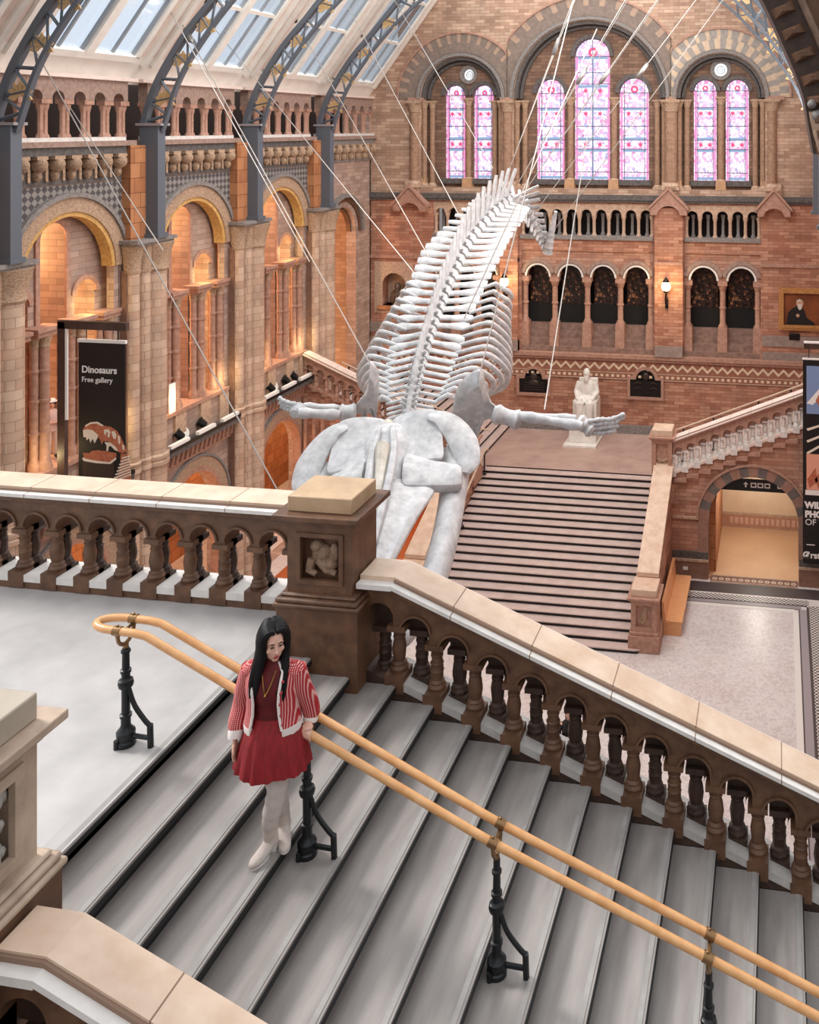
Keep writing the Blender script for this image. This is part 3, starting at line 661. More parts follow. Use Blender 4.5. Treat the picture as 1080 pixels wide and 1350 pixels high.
# carved corbels, upper gallery and parapet with spotlights, bay by bay
blab = ('', 'above the lit arch with the dinosaur banner', 'above the second lit arch', 'above the third lit arch', 'above the stair doorway next to the far wall')
cp = gp = pp = None
for bi in (1, 2, 3, 4):
    y0 = BAYS[bi] - .25; y1 = y0 + 3.85 if bi < 4 else YF - .05
    L = 'row of carved stone corbels ' + blab[bi]
    if bi == 4 or cp is None:
        t = thing('corbel_course', L, 'corbels', (XL, (y0 + y1) / 2, 14.25), 'corbel rows under the left gallery')
        n = 7
        MB().box(XL - .02, XL + .06, y0, y1, 14.25, 15.0).box(XL - .02, XL + .22, y0, y1, 14.98, 15.2).out('backing', M['grey_stone'] if bi == 4 else M['dark_stone'], t)
        for k in range(n):
            y = y0 + (k + .5) * (y1 - y0) / n
            mb = MB(); mb.ell((XL + .2, y, 14.78), (.24, .15, .2), 10, 8); mb.ell((XL + .14, y, 14.5), (.14, .09, .16), 8, 6); mb.box(XL, XL + .32, y - .17, y + .17, 14.9, 14.99); mb.box(XL, XL + .12, y - .24, y - .16, 14.35, 14.7)
            mb.out('corbel', M['carved'], t)
        if cp is None: cp = t; cy = y0
    else: dup(cp, (0, y0 - cy, 0), L)
    L = 'upper gallery arcade with reddish columns ' + blab[bi]
    if bi == 4 or gp is None:
        t = thing('gallery_arcade', L, 'balustrade', (XL, (y0 + y1) / 2, 15.2), 'upper gallery arcades on the left')
        MB().box(XL - .4, XL + .3, y0 - .3, y1 + .3, 15.2, 15.34).out('ledge', M['gallery_stone'], t)
        MB().box(XL - .35, XL + .2, y0, y1, 15.34, 15.44).out('sill', M['sill'], t)
        n = 6
        tp = arcade_strip(t, 'yz', y0 - .2, y1 + .2, n, XL - .2, XL + .1, 16.42, 16.98, .2, M['gallery_stone'])
        MB().box(XL - .4, XL + .2, y0 - .5, y1 + .5, 16.98, 17.08).out('coping', M['rose_paint'], t)
        for k in range(n + 1):
            y = y0 - .2 + k * (y1 - y0 + .4) / n
            y = min(max(y, y0 - .1), y1 + .1)
            mb = MB()
            for q in (-.07, .07): mini_col(mb, XL - .05, y + q, 15.44, 16.3, .065)
            mb.box(XL - .17, XL + .09, y - .17, y + .17, 16.3, 16.42, 0, 0)
            mb.out('column', M['pink_stone'], t)
        if gp is None: gp = t
    else: dup(gp, (0, y0 - cy, 0), L)
    if bi == 4: continue
    L = 'pierced stone parapet below the colonnettes ' + blab[bi].replace('above', 'of')
    if pp is None:
        t = thing('parapet', L, 'parapet', (XL, (y0 + y1) / 2, 6.1), 'parapets of the left arcade')
        ya, yb = BAYS[bi] + .02, BAYS[bi] + 3.53; hs = []
        for k in range(2):
            for q in range(3): hs.append(arch(ya + .75 + k * 1.6 + q * .22, .07, 6.35, 6.75, 6))
        MB().plate('yz', [rect(ya, yb, 6.1, 7.1)] + hs, XL - .2, XL - .02).out('panel', M['buff'], t)
        for q in (-1.62, -.7, .52, 1.5): MB().box(XL - .1, XL + .08, (ya + yb) / 2 + q - .25, (ya + yb) / 2 + q + .25, 6.1, 7.0).out('pier', M['buff'], t)
        MB().box(XL - .5, XL + .1, ya, yb, 7.0, 7.12).out('cap', M['pink_stone'], t)
        pp = t; py = y0
    else: dup(pp, (0, y0 - py, 0), L)
# spotlights and light bars lying on the ledges
def spot(y, disc):
    t = thing('spotlight', 'x', 'spotlight', (XL + .2, y, 6.1), 'spotlights on the left ledges')
    MB().box(XL + .08, XL + .3, y - .1, y + .1, 6.1, 6.13).tube([(XL + .2, y, 6.13), (XL + .2, y, 6.24)], .03, 8).out('stand', M['black_iron'], t)
    h = MB().lathe(0, 0, [(.07, 0), (.11, .04), (.12, .26), (.14, .3)], 12).out('lamp_head', M['black_iron'], t)
    h.location = (0, 0, .16); h.rotation_euler = (.5, -.6, 0)
    for v in h.data.vertices: v.co += Vector(t.location)
    if disc:
        MB().tube([(XL + .05, y + .27, 6.3), (XL + .09, y + .27, 6.31)], .17, 16).tube([(XL + .2, y + .27, 6.1), (XL + .07, y + .27, 6.22)], .02, 6).out('reflector_disc', M['white'], t)
    return t
sp = spot(BAYS[2] + 1.0, True); sp['label'] = 'black spotlight with white disc on the ledge of the second lit arch'
s2 = spot(BAYS[2] + 2.1, False); s2['label'] = 'small black spotlight farther along the ledge of the second lit arch'
dup(sp, (0, 5.05, 0), 'black spotlight with white disc on the ledge of the third lit arch')
dup(s2, (0, 5.05 - .1, 0), 'small black spotlight right of the white disc on the third ledge')
dup(s2, (0, 5.05 + .45, 0), 'black spotlight nearest the stair end of the third ledge')
lb = None
for y, L in ((BAYS[2] + .15, 'white light bar at the near end of the second ledge'), (BAYS[2] + 1.45, 'white light bar in the middle of the second ledge'), (BAYS[2] + 2.7, 'white light bar at the far end of the second ledge'), (BAYS[3] + .1, 'white light bar at the near end of the third ledge'), (BAYS[3] + 1.3, 'white light bar in the middle of the third ledge'), (BAYS[3] + 2.5, 'white light bar at the far end of the third ledge')):
    if lb is None: lb = MB().box(XL + .3, XL + .43, y, y + .85, 6.2, 6.3).out('light_bar', M['led'], org=(XL + .3, y, 6.2), label=L, cat='light', group='light bars on the left ledges'); ly = y
    else: dup(lb, (0, y - ly, 0), L)
# ---------------------------------------------------------------- iron roof trusses
INN = [(-17.42, 12.56), (-17.4, 15.6), (-17.22, 16.1), (-16.95, 16.85), (-16.6, 17.5), (-16.1, 18.2), (-15.5, 18.95), (-14.5, 20.0), (-13.5, 20.8), (-12.3, 21.6), (-11, 22.2)]
OUT = [(-18.0, 15.6), (-17.85, 16.2), (-17.5, 17.05), (-16.9, 18.0), (-16.4, 18.65), (-15.8, 19.3), (-15.2, 20.0), (-14.3, 21.0), (-13.2, 21.9), (-12.0, 22.7), (-10.8, 23.2)]
def make_truss(y, mir):
    X = (lambda x: 2 * XC - x) if mir else (lambda x: x)
    t = thing('roof_truss', 'x', 'roof truss', (X(-17.7), y, 12.56), 'iron roof trusses')
    m = M['iron']
    MB().box(min(X(-18.0), X(-17.42)), max(X(-18.0), X(-17.42)), y - .16, y + .16, 12.6, 15.75).box(min(X(-18.06), X(-17.36)), max(X(-18.06), X(-17.36)), y - .22, y + .22, 12.56, 12.68).out('box_column', m, t)
    MB().box(min(X(-18.1), X(-17.3)), max(X(-18.1), X(-17.3)), y - .2, y + .2, 15.75, 15.82).out('cap_plate', M['grey_line'], t)
    inn = spline([(X(a), y, b) for a, b in INN[1:]], 40); out = spline([(X(a), y, b) for a, b in OUT], 40)
    def chord(P, w, h):
        R = []
        for i, p in enumerate(P):
            tg = (P[min(i + 1, len(P) - 1)] - P[max(i - 1, 0)]).normalized(); nn = Vector((-tg.z, 0, tg.x))
            R.append([p + nn * h + Vector((0, -w, 0)), p + nn * h + Vector((0, w, 0)), p - nn * h + Vector((0, w, 0)), p - nn * h + Vector((0, -w, 0))])
        return MB().loft(R)
    chord(inn, .075, .045).out('inner_chord', m, t); chord(out, .1, .08).out('outer_chord', m, t)
    sI = [inn[i] for i in range(1, 40, 3)]; sO = [out[min(i + 1, 39)] for i in range(1, 40, 3)]
    for k in range(len(sI) - 1):
        d1 = (sO[k] - sI[k]).normalized()
        MB().tube([sI[k], sO[k]], .04, 4).out('brace', m, t)
        MB().tube([sO[k], sI[k + 1]], .045, 4).out('diagonal', m, t)
        if k % 2 == 1 and k < 11:
            c = sI[k] * .42 + sO[k] * .18 + sI[k + 1] * .4
            c = (sI[k] + sI[k + 1] + (sO[k] + sO[k + 1]) * .5 ) / 3; mb = MB()
            for q in range(7):
                a = math.radians(-20 + q * 36); e = c + Vector((math.cos(a) * .33, 0, math.sin(a) * .33)); s = Vector((-math.sin(a), 0, math.cos(a))) * .09
                mm = c * .4 + e * .6
                mb.hexa([c + Vector((0, -.02, 0)), mm + s + Vector((0, -.02, 0)), e + Vector((0, -.02, 0)), mm - s + Vector((0, -.02, 0)), c + Vector((0, .02, 0)), mm + s + Vector((0, .02, 0)), e + Vector((0, .02, 0)), mm - s + Vector((0, .02, 0))])
            mb.out('leaf_ornament', M['leaf_gold'], t)
    return t
tlab = ('grey iron roof truss at the left picture edge', 'grey iron roof truss second from the left', 'grey iron roof truss third from the left', 'grey iron roof truss nearest the far wall on the left')
t0 = make_truss(TY[0], False); t0['label'] = tlab[0]
for i in (1, 2, 3): dup(t0, (0, TY[i] - TY[0], 0), tlab[i])
t1 = make_truss(TY[3], True); t1['label'] = 'pale grey iron roof truss at the upper right beside the carved arch'
t2 = dup(t1, (0, TY[2] - TY[3], 0), 'grey iron roof truss at the upper right, nearer, mostly behind the carved arch')
# ================================================================ foreground landing and stair
L0 = CZ - 4.59; X0 = -4.52; RUN = .3595; RISE = .14; NST = 17
def nose(x): return L0 - (x - X0) * RISE / RUN
struct(MB().box(-13, X0, 2.2, 8.35, L0 - .45, L0), 'floor', M['landing'])
st = thing('staircase', 'wide grey stone staircase in the foreground, descending to the right past the woman', 'stairs', (X0, 6, L0))
YN, YB = 3.85, 8.08
for k in range(NST):
    z = L0 - k * RISE; xe = X0 + k * RUN
    if k == 0:
        mb = MB().mat(1).box(xe - .1, xe, YN, YB, z - RISE, z - .05).mat(0).box(xe - .12, xe + .04, YN, YB, z - .05, z + .003)
    else:
        mb = MB().mat(1).box(xe - RUN - .0, xe, YN, YB, z - RISE - .02, z - .05).mat(0).box(xe - RUN + .0, xe + .04, YN, YB, z - .05, z)
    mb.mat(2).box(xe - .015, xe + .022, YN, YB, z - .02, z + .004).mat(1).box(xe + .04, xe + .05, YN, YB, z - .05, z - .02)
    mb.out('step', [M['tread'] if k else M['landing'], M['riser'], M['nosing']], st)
# ---------------------------------------------------------------- balustrades
def profile_col(mb, x, y, z0, k=1., n=10, var=0, front=False):
    """short carved baluster, about 0.45 m at k = 1"""
    pr = [(.082, .0), (.086, .025), (.07, .05), (.072, .065), (.052, .085)]
    if var % 3 == 0: pr += [(.056, .1), (.066, .2), (.05, .285)]
    elif var % 3 == 1: pr += [(.058, .1), (.058, .15), (.064, .16), (.058, .17), (.058, .22), (.064, .23), (.052, .24), (.05, .285)]
    else: pr += [(.06, .1), (.07, .17), (.06, .25), (.05, .285)]
    pr += [(.058, .295), (.058, .305), (.05, .312), (.052, .33), (.074, .37)]
    mb.box(x - .09 * k, x + .09 * k, y - (.125 if front else .085) * k, y + .085 * k, z0 - (.16 if front else .1) * k, z0)
    mb.lathe(x, y, pr, n, z0, k)
    return mb.box(x - .085 * k, x + .085 * k, y - .085 * k, y + .085 * k, z0 + .37 * k, z0 + .42 * k)
def rake(t, x0, p, n, slope, z0, y0, y1, mats, k=1., lipb=.1, bal=None, flip=False, rear=True, stag=False):
    """raking balustrade along X: column i at x0+i*p, foot at z0+slope*i*p. y0 front, y1 back"""
    br, cp, sl = mats
    xa, xb = x0, x0 + n * p; Z = lambda x: z0 + slope * (x - x0)
    def para(xa, xb, ya, yb, h0, h1): return [(xa, ya, Z(xa) + h0), (xb, ya, Z(xb) + h0), (xb, yb, Z(xb) + h0), (xa, yb, Z(xa) + h0), (xa, ya, Z(xa) + h1), (xb, ya, Z(xb) + h1), (xb, yb, Z(xb) + h1), (xa, yb, Z(xa) + h1)]
    # arch panel
    r = p * .37; o = [(xa, Z(xa) + .84 * k), (xb, Z(xb) + .84 * k), (xb, Z(xb) + .5 * k)]
    for i in range(n - 1, -1, -1):
        c = xa + (i + .5) * p; zs = Z(c) + .55 * k
        zr, zl = Z(xa + (i + 1) * p) + .5 * k, Z(xa + i * p) + .5 * k
        o += [(c + r, zr)] + [(c + r * math.cos(math.pi * q / 12), zs + r * math.sin(math.pi * q / 12)) for q in range(13)] + [(c - r, zl)]
    o += [(xa, Z(xa) + .5 * k)]
    MB().plate('xz', [o], y0 + .02, (y0 + .13) if stag else y1 - .02).out('arch_panel', br, t)
    mb = MB()
    for i in range(n):
        c = xa + (i + .5) * p; zs = Z(c) + .55 * k
        mb.ring('xz', c, zs, r, r + .022 * k, y0, y0 + .03, n=12)
    mb.out('arch_moulding', br, t)
    for i in range(n + 1):
        x = xa + i * p
        profile_col(MB(), x, y0 + .09 * k, Z(x) + .1 * k, k, 10, i, True).out('baluster', bal or br, t)
    if rear:
        for i in range(n):
            x = xa + (i + (.5 if stag else 0)) * p
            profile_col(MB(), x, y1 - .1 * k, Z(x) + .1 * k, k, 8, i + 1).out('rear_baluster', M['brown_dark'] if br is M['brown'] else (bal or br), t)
    if stag:
        o = [(xa, Z(xa) + .84 * k), (xb, Z(xb) + .84 * k), (xb, Z(xb) + .48 * k)]; r2 = p * .3
        for i in range(n - 1, 0, -1):
            c = xa + i * p; zs = Z(c) + .44 * k
            o += [(c + r2, Z(c + p * .5) + .44 * k)] + [(c + r2 * math.cos(math.pi * q / 10), zs + r2 * math.sin(math.pi * q / 10)) for q in range(11)] + [(c - r2, Z(c - p * .5) + .44 * k)]
        o += [(xa, Z(xa) + .44 * k)]
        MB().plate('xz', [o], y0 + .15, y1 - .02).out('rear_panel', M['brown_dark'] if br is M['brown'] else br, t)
        for i in range(n):
            c = xa + (i + .5) * p
            MB().ring('xz', c, Z(c) + .7 * k, .03 * k, .06 * k, y0 + .13, y0 + .155, 0, 360, 14).out('rosette', br, t)
    MB().hexa(para(xa - .02, xb, y0 - .03, y1 + .03, -.0, .07 * k)).out('sill', sl, t)
    MB().hexa(para(xa, xb, y0 - .05, y1 + .05, .84 * k, .875 * k)).hexa(para(xa, xb, y0 - .07, y1 + .07, .875 * k, .9 * k)).out('moulding', br, t)
    mb = MB().hexa(para(xa, xb, y0 - .1, y1 + lipb, .9 * k, .935 * k)).mat(1).hexa(para(xa, xb, y0 - .015, y1 + .035, .935 * k, .975 * k))
    mb.mat(2).hexa(para(xa, xb, y0 - .035, y0 - .014, .93 * k, .96 * k))
    q = .55
    while q < xb - xa:
        for h0, h1, ya_, yb_ in ((.9, .936, y0 - .101, y0 - .035), (.935, .976, y0 - .016, y1 + .036)):
            mb.hexa([(xa + q + e, yy, Z(xa + q + e) + hh * k) for hh in (h0, h1) for e, yy in ((0, ya_), (.008, ya_), (.008, yb_), (0, yb_))])
        q += .72
    mb.out('coping', [M['sill'] if cp is M['coping'] else cp, cp, M['grout']], t)
    return t
# far side of the stair
fb = thing('stair_balustrade', 'raking brown stone balustrade along the far side of the foreground stairs', 'balustrade', (-3.4, 7.9, nose(-3.4)))
xs = X0 + 3 * RUN + .03
rake(fb, xs, RUN, 14, -RISE / RUN, nose(xs) + .0, 7.76, 8.04, (M['brown'], M['coping'], stone('grey_sill_stone', '9F9A96', 'BDB8B3', 6., .5, bst=.05)), stag=True)
# short level return of the coping against the pedestal
zt = nose(xs) + .9
mb = MB().mat(0).box(xs - .33, xs, 7.66, 8.14, zt - .01, zt + .035).mat(1).box(xs - .33, xs, 7.745, 8.075, zt + .035, zt + .075)
mb.out('coping_return', [M['sill'], M['coping']], fb)
def end_bay(t, x, y0, y1, w):
    z = nose(x) + .9; c = x - w / 2; r = .135
    o = [(x - w, z), (x, z), (x, z - .4), (c + r, z - .4)] + [(c + r * math.cos(math.pi * q / 12), z - .32 + r * math.sin(math.pi * q / 12)) for q in range(13)] + [(c - r, z - .75), (x - w, z - .75)]
    MB().plate('xz', [o], y0, y0 + .11).out('end_panel', M['brown'], t)
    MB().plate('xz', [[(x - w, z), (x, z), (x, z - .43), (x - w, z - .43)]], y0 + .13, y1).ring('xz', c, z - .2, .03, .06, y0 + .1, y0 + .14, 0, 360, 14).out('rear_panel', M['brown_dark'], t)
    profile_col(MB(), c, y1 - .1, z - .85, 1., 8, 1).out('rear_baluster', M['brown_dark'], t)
    MB().box(x - w, x + .02, y0 - .03, y1 + .03, z - .95, z - .87).out('end_sill', bpy.data.materials['grey_sill_stone'], t)
end_bay(fb, xs, 7.78, 8.02, .33)
mb = MB()
for k in range(3, NST + 1):
    x = X0 + k * RUN; mb.box(x - RUN + .03, x + .03, 7.738, 8.1, L0 - k * RISE - .4, L0 - k * RISE + .005)
    mb.hexa([(x - RUN + .03, 7.738, L0 - k * RISE), (x + .03, 7.738, L0 - k * RISE), (x + .03, 8.05, L0 - k * RISE), (x - RUN + .03, 8.05, L0 - k * RISE), (x - RUN + .03, 7.738, L0 - (k - 1) * RISE + .01), (x + .03, 7.738, L0 - k * RISE + .012), (x + .03, 8.05, L0 - k * RISE + .012), (x - RUN + .03, 8.05, L0 - (k - 1) * RISE + .01)])
mb.out('string', M['brown_dark'], fb)
# masonry carrying landing and stair
struct(MB().plate('xz', [[(-4.5, 0), (1.55, 0), (1.55, nose(1.55) - .45), (-4.5, nose(-4.5) - .45)]], 7.78, 8.04), 'wall_landing', M['brown'])
struct(MB().box(-13, -4.5, 8.02, 8.28, 0, L0 - .45), 'wall_landing', M['brown'])
# near side of the stair
NX = -3.5
nb = thing('stair_balustrade', 'pale coping and brown arches of the near stair balustrade in the bottom left corner', 'balustrade', (-3.4, 4.0, nose(-3.4)))
rake(nb, NX, RUN, 5, -RISE / RUN - .02, nose(NX) + .0, 3.92, 4.12, (M['brown'], M['coping'], M['sill']), stag=True, lipb=.03)
mb = MB().mat(0).box(-3.82, NX, 3.82, 4.15, nose(NX) + .89, nose(NX) + .935).mat(1).box(-3.78, NX, 3.905, 4.155, nose(NX) + .935, nose(NX) + .975).mat(2).box(-3.78, NX, 3.885, 3.906, nose(NX) + .93, nose(NX) + .962)
mb.out('coping_return', [M['sill'], M['coping'], M['grout']], nb)
end_bay(nb, NX, 3.94, 4.1, .33)
MB().hexa([(-3.95, 3.9, nose(-3.9) - .7), (-1.9, 3.9, nose(-1.9) - .8), (-1.9, 4.15, nose(-1.9) - .8), (-3.95, 4.15, nose(-3.9) - .7), (-3.95, 3.9, nose(-3.95) + .06), (-1.9, 3.9, nose(-1.9) + .03), (-1.9, 4.15, nose(-1.9) + .03), (-3.95, 4.15, nose(-3.95) + .06)]).out('string', M['brown'], nb)
# landing balustrade
lbal = thing('landing_balustrade', 'level brown stone balustrade with pale rail at the back of the landing', 'balustrade', (-7, 8.1, L0))
MB().box(-10.2, -4.4, 8.0, 8.3, L0, L0 + .1).out('base', M['brown'], lbal)
PW = .3655; LX = -4.585
rake(lbal, LX - 15 * PW, PW, 15, 0, L0 + .07, 8.02, 8.3, (M['brown'], M['coping'], M['sill']), k=.965, lipb=.02)
# pedestals
def pedestal(name, label, x0, x1, y0, y1, zb, zt, mats, k=1.):
    t = thing(name, label, 'pedestal', ((x0 + x1) / 2, (y0 + y1) / 2, zb)); b, c = mats
    MB().box(x0 - .08, x1 + .08, y0 - .06, y1 + .08, zb, zt - .97).out('plinth', M['brown'], t, bevel=.008)
    MB().box(x0 - .1, x1 + .1, y0 - .09, y1 + .1, zt - .97, zt - .93).box(x0 - .08, x1 + .08, y0 - .08, y1 + .08, zt - .93, zt - .89).box(x0 - .05, x1 + .05, y0 - .04, y1 + .05, zt - .89, zt - .86).out('base_moulding', b, t, bevel=.015)
    MB().box(x0 - .02, x1 + .02, y0 - .02, y1 + .02, zt - .26, zt - .22).box(x0 - .06, x1 + .06, y0 - .06, y1 + .06, zt - .22, zt - .19).box(x0 - .1, x1 + .1, y0 - .1, y1 + .1, zt - .19, zt - .14).out('cap', b, t, bevel=.008)
    MB().box(x0 + .0, x1 - .0, y0 + .0, y1 - .0, zt - .14, zt).out('top_block', c, t, bevel=.01)
    return t
ZT = L0 + 1.27
fp = pedestal('pedestal', 'square stone pedestal with a carved animal panel where landing and stairs meet', -4.38, -3.76, 7.62, 8.12, L0 - .45, ZT, (M['brown'], stone('pedestal_top', 'A88A6C', 'C2A482', 3., .55, bst=.05)))
MB().plate('xz', [rect(-4.38, -3.76, ZT - .86, ZT - .26), rect(-4.27, -3.86, ZT - .76, ZT - .34)], 7.62, 7.72).box(-4.38, -3.76, 7.72, 8.12, ZT - .86, ZT - .26).out('die', M['brown'], fp)
mb = MB().ring('xz', 0, 0, 0, 0, 0, 0) if False else MB()
mb.plate('xz', [rect(-4.29, -3.84, ZT - .78, ZT - .32), rect(-4.25, -3.88, ZT - .74, ZT - .36)], 7.605, 7.64)
mb.out('panel_frame', M['brown'], fp)
mb = MB()   # recumbent animal in relief
mb.ell((-4.08, 7.71, ZT - .55), (.11, .06, .1), 12, 8).ell((-4.02, 7.69, ZT - .62), (.1, .06, .06), 12, 8).ell((-4.13, 7.7, ZT - .47), (.07, .05, .06), 10, 8)
mb.tube([(-4.1, 7.68, ZT - .58), (-4.02, 7.66, ZT - .66), (-3.93, 7.66, ZT - .69)], [.045, .035, .025], 8).tube([(-4.17, 7.69, ZT - .58), (-4.19, 7.67, ZT - .68), (-4.12, 7.66, ZT - .71)], [.05, .04, .025], 8)
mb.ell((-3.96, 7.69, ZT - .52), (.05, .03, .09), 8, 6).ell((-4.22, 7.71, ZT - .66), (.03, .03, .05), 8, 6)
mb.out('animal_relief', M['carved'] if False else stone('relief_brown', '6B5240', '9A7E66', 14., .7, bst=.6), fp)
ZN = L0 + 1.6
np_ = pedestal('pedestal', 'stone pedestal with carved leaf panel at the left edge, nearest the camera', -4.54, -3.88, 3.6, 4.27, L0 - .45, ZN, (stone('buff_pedestal', 'A08A78', 'C4AE9A', 5., .65, bst=.2), stone('grey_pedestal_top', 'A29686', 'B8AC9C', 3., .6, bst=.05)))
bf = bpy.data.materials['buff_pedestal']
MB().plate('yz', [rect(3.6, 4.27, ZN - .86, ZN - .26), rect(3.72, 4.14, ZN - .78, ZN - .33)], -3.985, -3.885).box(-4.535, -3.985, 3.6, 4.27, ZN - .86, ZN - .26).out('die', bf, np_)
MB().plate('yz', [rect(3.69, 4.17, ZN - .81, ZN - .3), rect(3.75, 4.11, ZN - .75, ZN - .36)], -3.905, -3.865).out('panel_frame', bf, np_)
mb = MB(); rnd = random.Random(3); dx_, dy_, dz_ = .4, -.29, ZN - ZT
mb.tube([(-3.955, 3.94, ZN - .78), (-3.925, 3.96, ZN - .6), (-3.935, 3.93, ZN - .42)], [.022, .018, .012], 6)
for k in range(20):
    y, z = 3.76 + rnd.random() * .34, ZN - .74 + rnd.random() * .36; a = rnd.random() * 6.28
    mb.ell((-3.940, y, z), (.035, .028, .07), 8, 6, Matrix.Rotation(a, 3, 'X'))
for c in ((3.88, .48), (4.02, .56), (3.82, .66), (4.03, .7)):
    for q in range(5):
        a = q * 1.257; mb.ell((-3.915, c[0] + .042 * math.cos(a), ZN - c[1] + .042 * math.sin(a)), (.02, .028, .028), 8, 5)
    mb.ell((-3.895, c[0], ZN - c[1]), (.02, .018, .018), 8, 5)
mb.out('leaf_relief', stone('pale_relief', '8F8A84', 'BDB7B0', 12., .7, bst=.3), np_)
# ---------------------------------------------------------------- double handrail with cast-iron stands
hr = thing('handrail', 'double wooden handrail on black iron stands running down the middle of the stairs', 'handrail', (-4.85, 6.1, L0))
def railz(x): return 12.0 + .0 if x < -4.58 else 12.0 - (x + 4.58) * .393
def rail_y(x): return 6.1 - (min(max((x + 4.85) / 2.9, 0), 1)) * .18
A = []
for i in range(60): x = -.0 + .9 - i * (5.75 / 59); A.append((x, rail_y(x) + .085))
pts = [Vector((x, y, railz(x))) for x, y in A]
ex = A[-1][0]
for i in range(1, 10): a = math.pi * i / 10; pts.append(Vector((ex - .085 * math.sin(a) * 2.2, rail_y(ex) + .085 * math.cos(a), railz(ex))))
pts += [Vector((x, y - .17, railz(x))) for x, y in reversed(A)]
MB().tube(pts, .028, 10, up=(0, 0, 1)).out('rail', M['brass'], hr)
def stand(x, zb):
    y = rail_y(x); zt = railz(x); h = zt - zb; I = M['black_iron']
    p = MB().lathe(x, y, [(.07, 0), (.07, .03), (.06, .04), (.066, .07), (.066, .1), (.04, .13), (.034, .15), (.034, .2), (.042, .205), (.042, .225), (.03, .23), (.03, .42), (.05, .43), (.056, .455), (.05, .48), (.034, .49), (.03, .5), (.03, .53), (.038, .535), (.038, .555), (.027, .56), (.025, .68), (.034, .685), (.034, .7), (.024, .71), (.024, h - .17)], 12, zb).out('post', I, hr)
    MB().tube([(x - .03, y - .06, zb + .0), (x - .03, y - .06, zb + .06)], .02, 8).out('bolt', I, p)
    fx = x + .2
    MB().tube(spline([(x + .02, y, zb + .43), (x + .07, y, zb + .3), (x + .15, y, zb + .2), (x + .2, y, zb + .155)], 12), .017, 8).tube([(fx, y, zb + .165), (fx + .005, y, zb + .0)], .022, 8).tube([(x + .05, y, zb + .07), (fx, y, zb + .065)], .017, 8).out('foot_brace', I, p)
    b = MB().tube([(x, y - .085, zt - .03)] + [(x, y - .085 * math.cos(math.pi * i / 8), zt - .05 - .085 * math.sin(math.pi * i / 8)) for i in range(9)] + [(x, y + .085, zt - .03)], .014, 8)
    b.tube([(x, y, zb + h - .18), (x, y, zt - .13)], .02, 8).tube([(x, y - .1, zt - .032), (x, y + .1, zt - .032)], .012, 6)
    b.out('bracket', M['brassmetal'], p)
    for s in (-1, 1): MB().tube([(x - .03, y + s * .085, railz(x - .03)), (x + .03, y + s * .085, railz(x + .03))], .034, 10).ell((x, y + s * .085, zt + .035), .012, 6, 5).out('clamp', M['brassmetal'], p)
stand(-4.8, L0 + .003); stand(-3.3, L0 - 4 * RISE); stand(-1.88, L0 - 8 * RISE); stand(-.45, L0 - 12 * RISE)
# ================================================================ main staircase and half landing
ZL = 2.6; MXL, MXR = -11.2, -4.3; MY0, MY1 = 26.8, 33.85; NM = 21
struct(MB().box(-11.95, -3.6, MY1, YF, 0, ZL), 'floor', M['main_floor'])
struct(MB().box(-3.6, 2.0, 36.5, YF, 0, ZL).box(-18.1, -11.95, 36.5, YF, 0, ZL), 'floor', M['main_floor'])
ms = thing('staircase', 'grand main staircase with pale treads and black risers below the whale', 'stairs', ((MXL + MXR) / 2, MY0, 0))
run = (MY1 - MY0) / NM; rise = ZL / NM
for k in range(NM):
    y = MY0 + k * run; z = (k + 1) * rise; a, b = MXL, MXR
    mb = MB()
    if k == 0:
        o = [(a - .1, y + run), (a - .1, y - .02)] + [(b + .35 * math.sin(math.pi / 2 * q / 8), y + .33 - .35 * math.cos(math.pi / 2 * q / 8)) for q in range(9)] + [(b + .35, y + run)]
        o2 = [(p, q + .03) if i else (p, q) for i, (p, q) in enumerate(o)]
        mb.mat(1).plate('xy', [o2], 0, z - .035).mat(0).plate('xy', [o], z - .035, z)
    else: mb.mat(1).box(a, b, y + .02, y + run + .1, 0 if k < 1 else z - rise - .01, z - .03).mat(0).box(a, b, y - .015, y + run + .02 + (.1 if k == NM - 1 else 0), z - .03, z)
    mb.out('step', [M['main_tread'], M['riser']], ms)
struct(MB().box(MXL, MXR, MY0 + 3, MY1, 0, .9).box(MXL, MXR, MY0 + 5.5, MY1, 0, 1.9), 'floor', M['riser'])
def nz(y): return (y - MY0) / run * rise
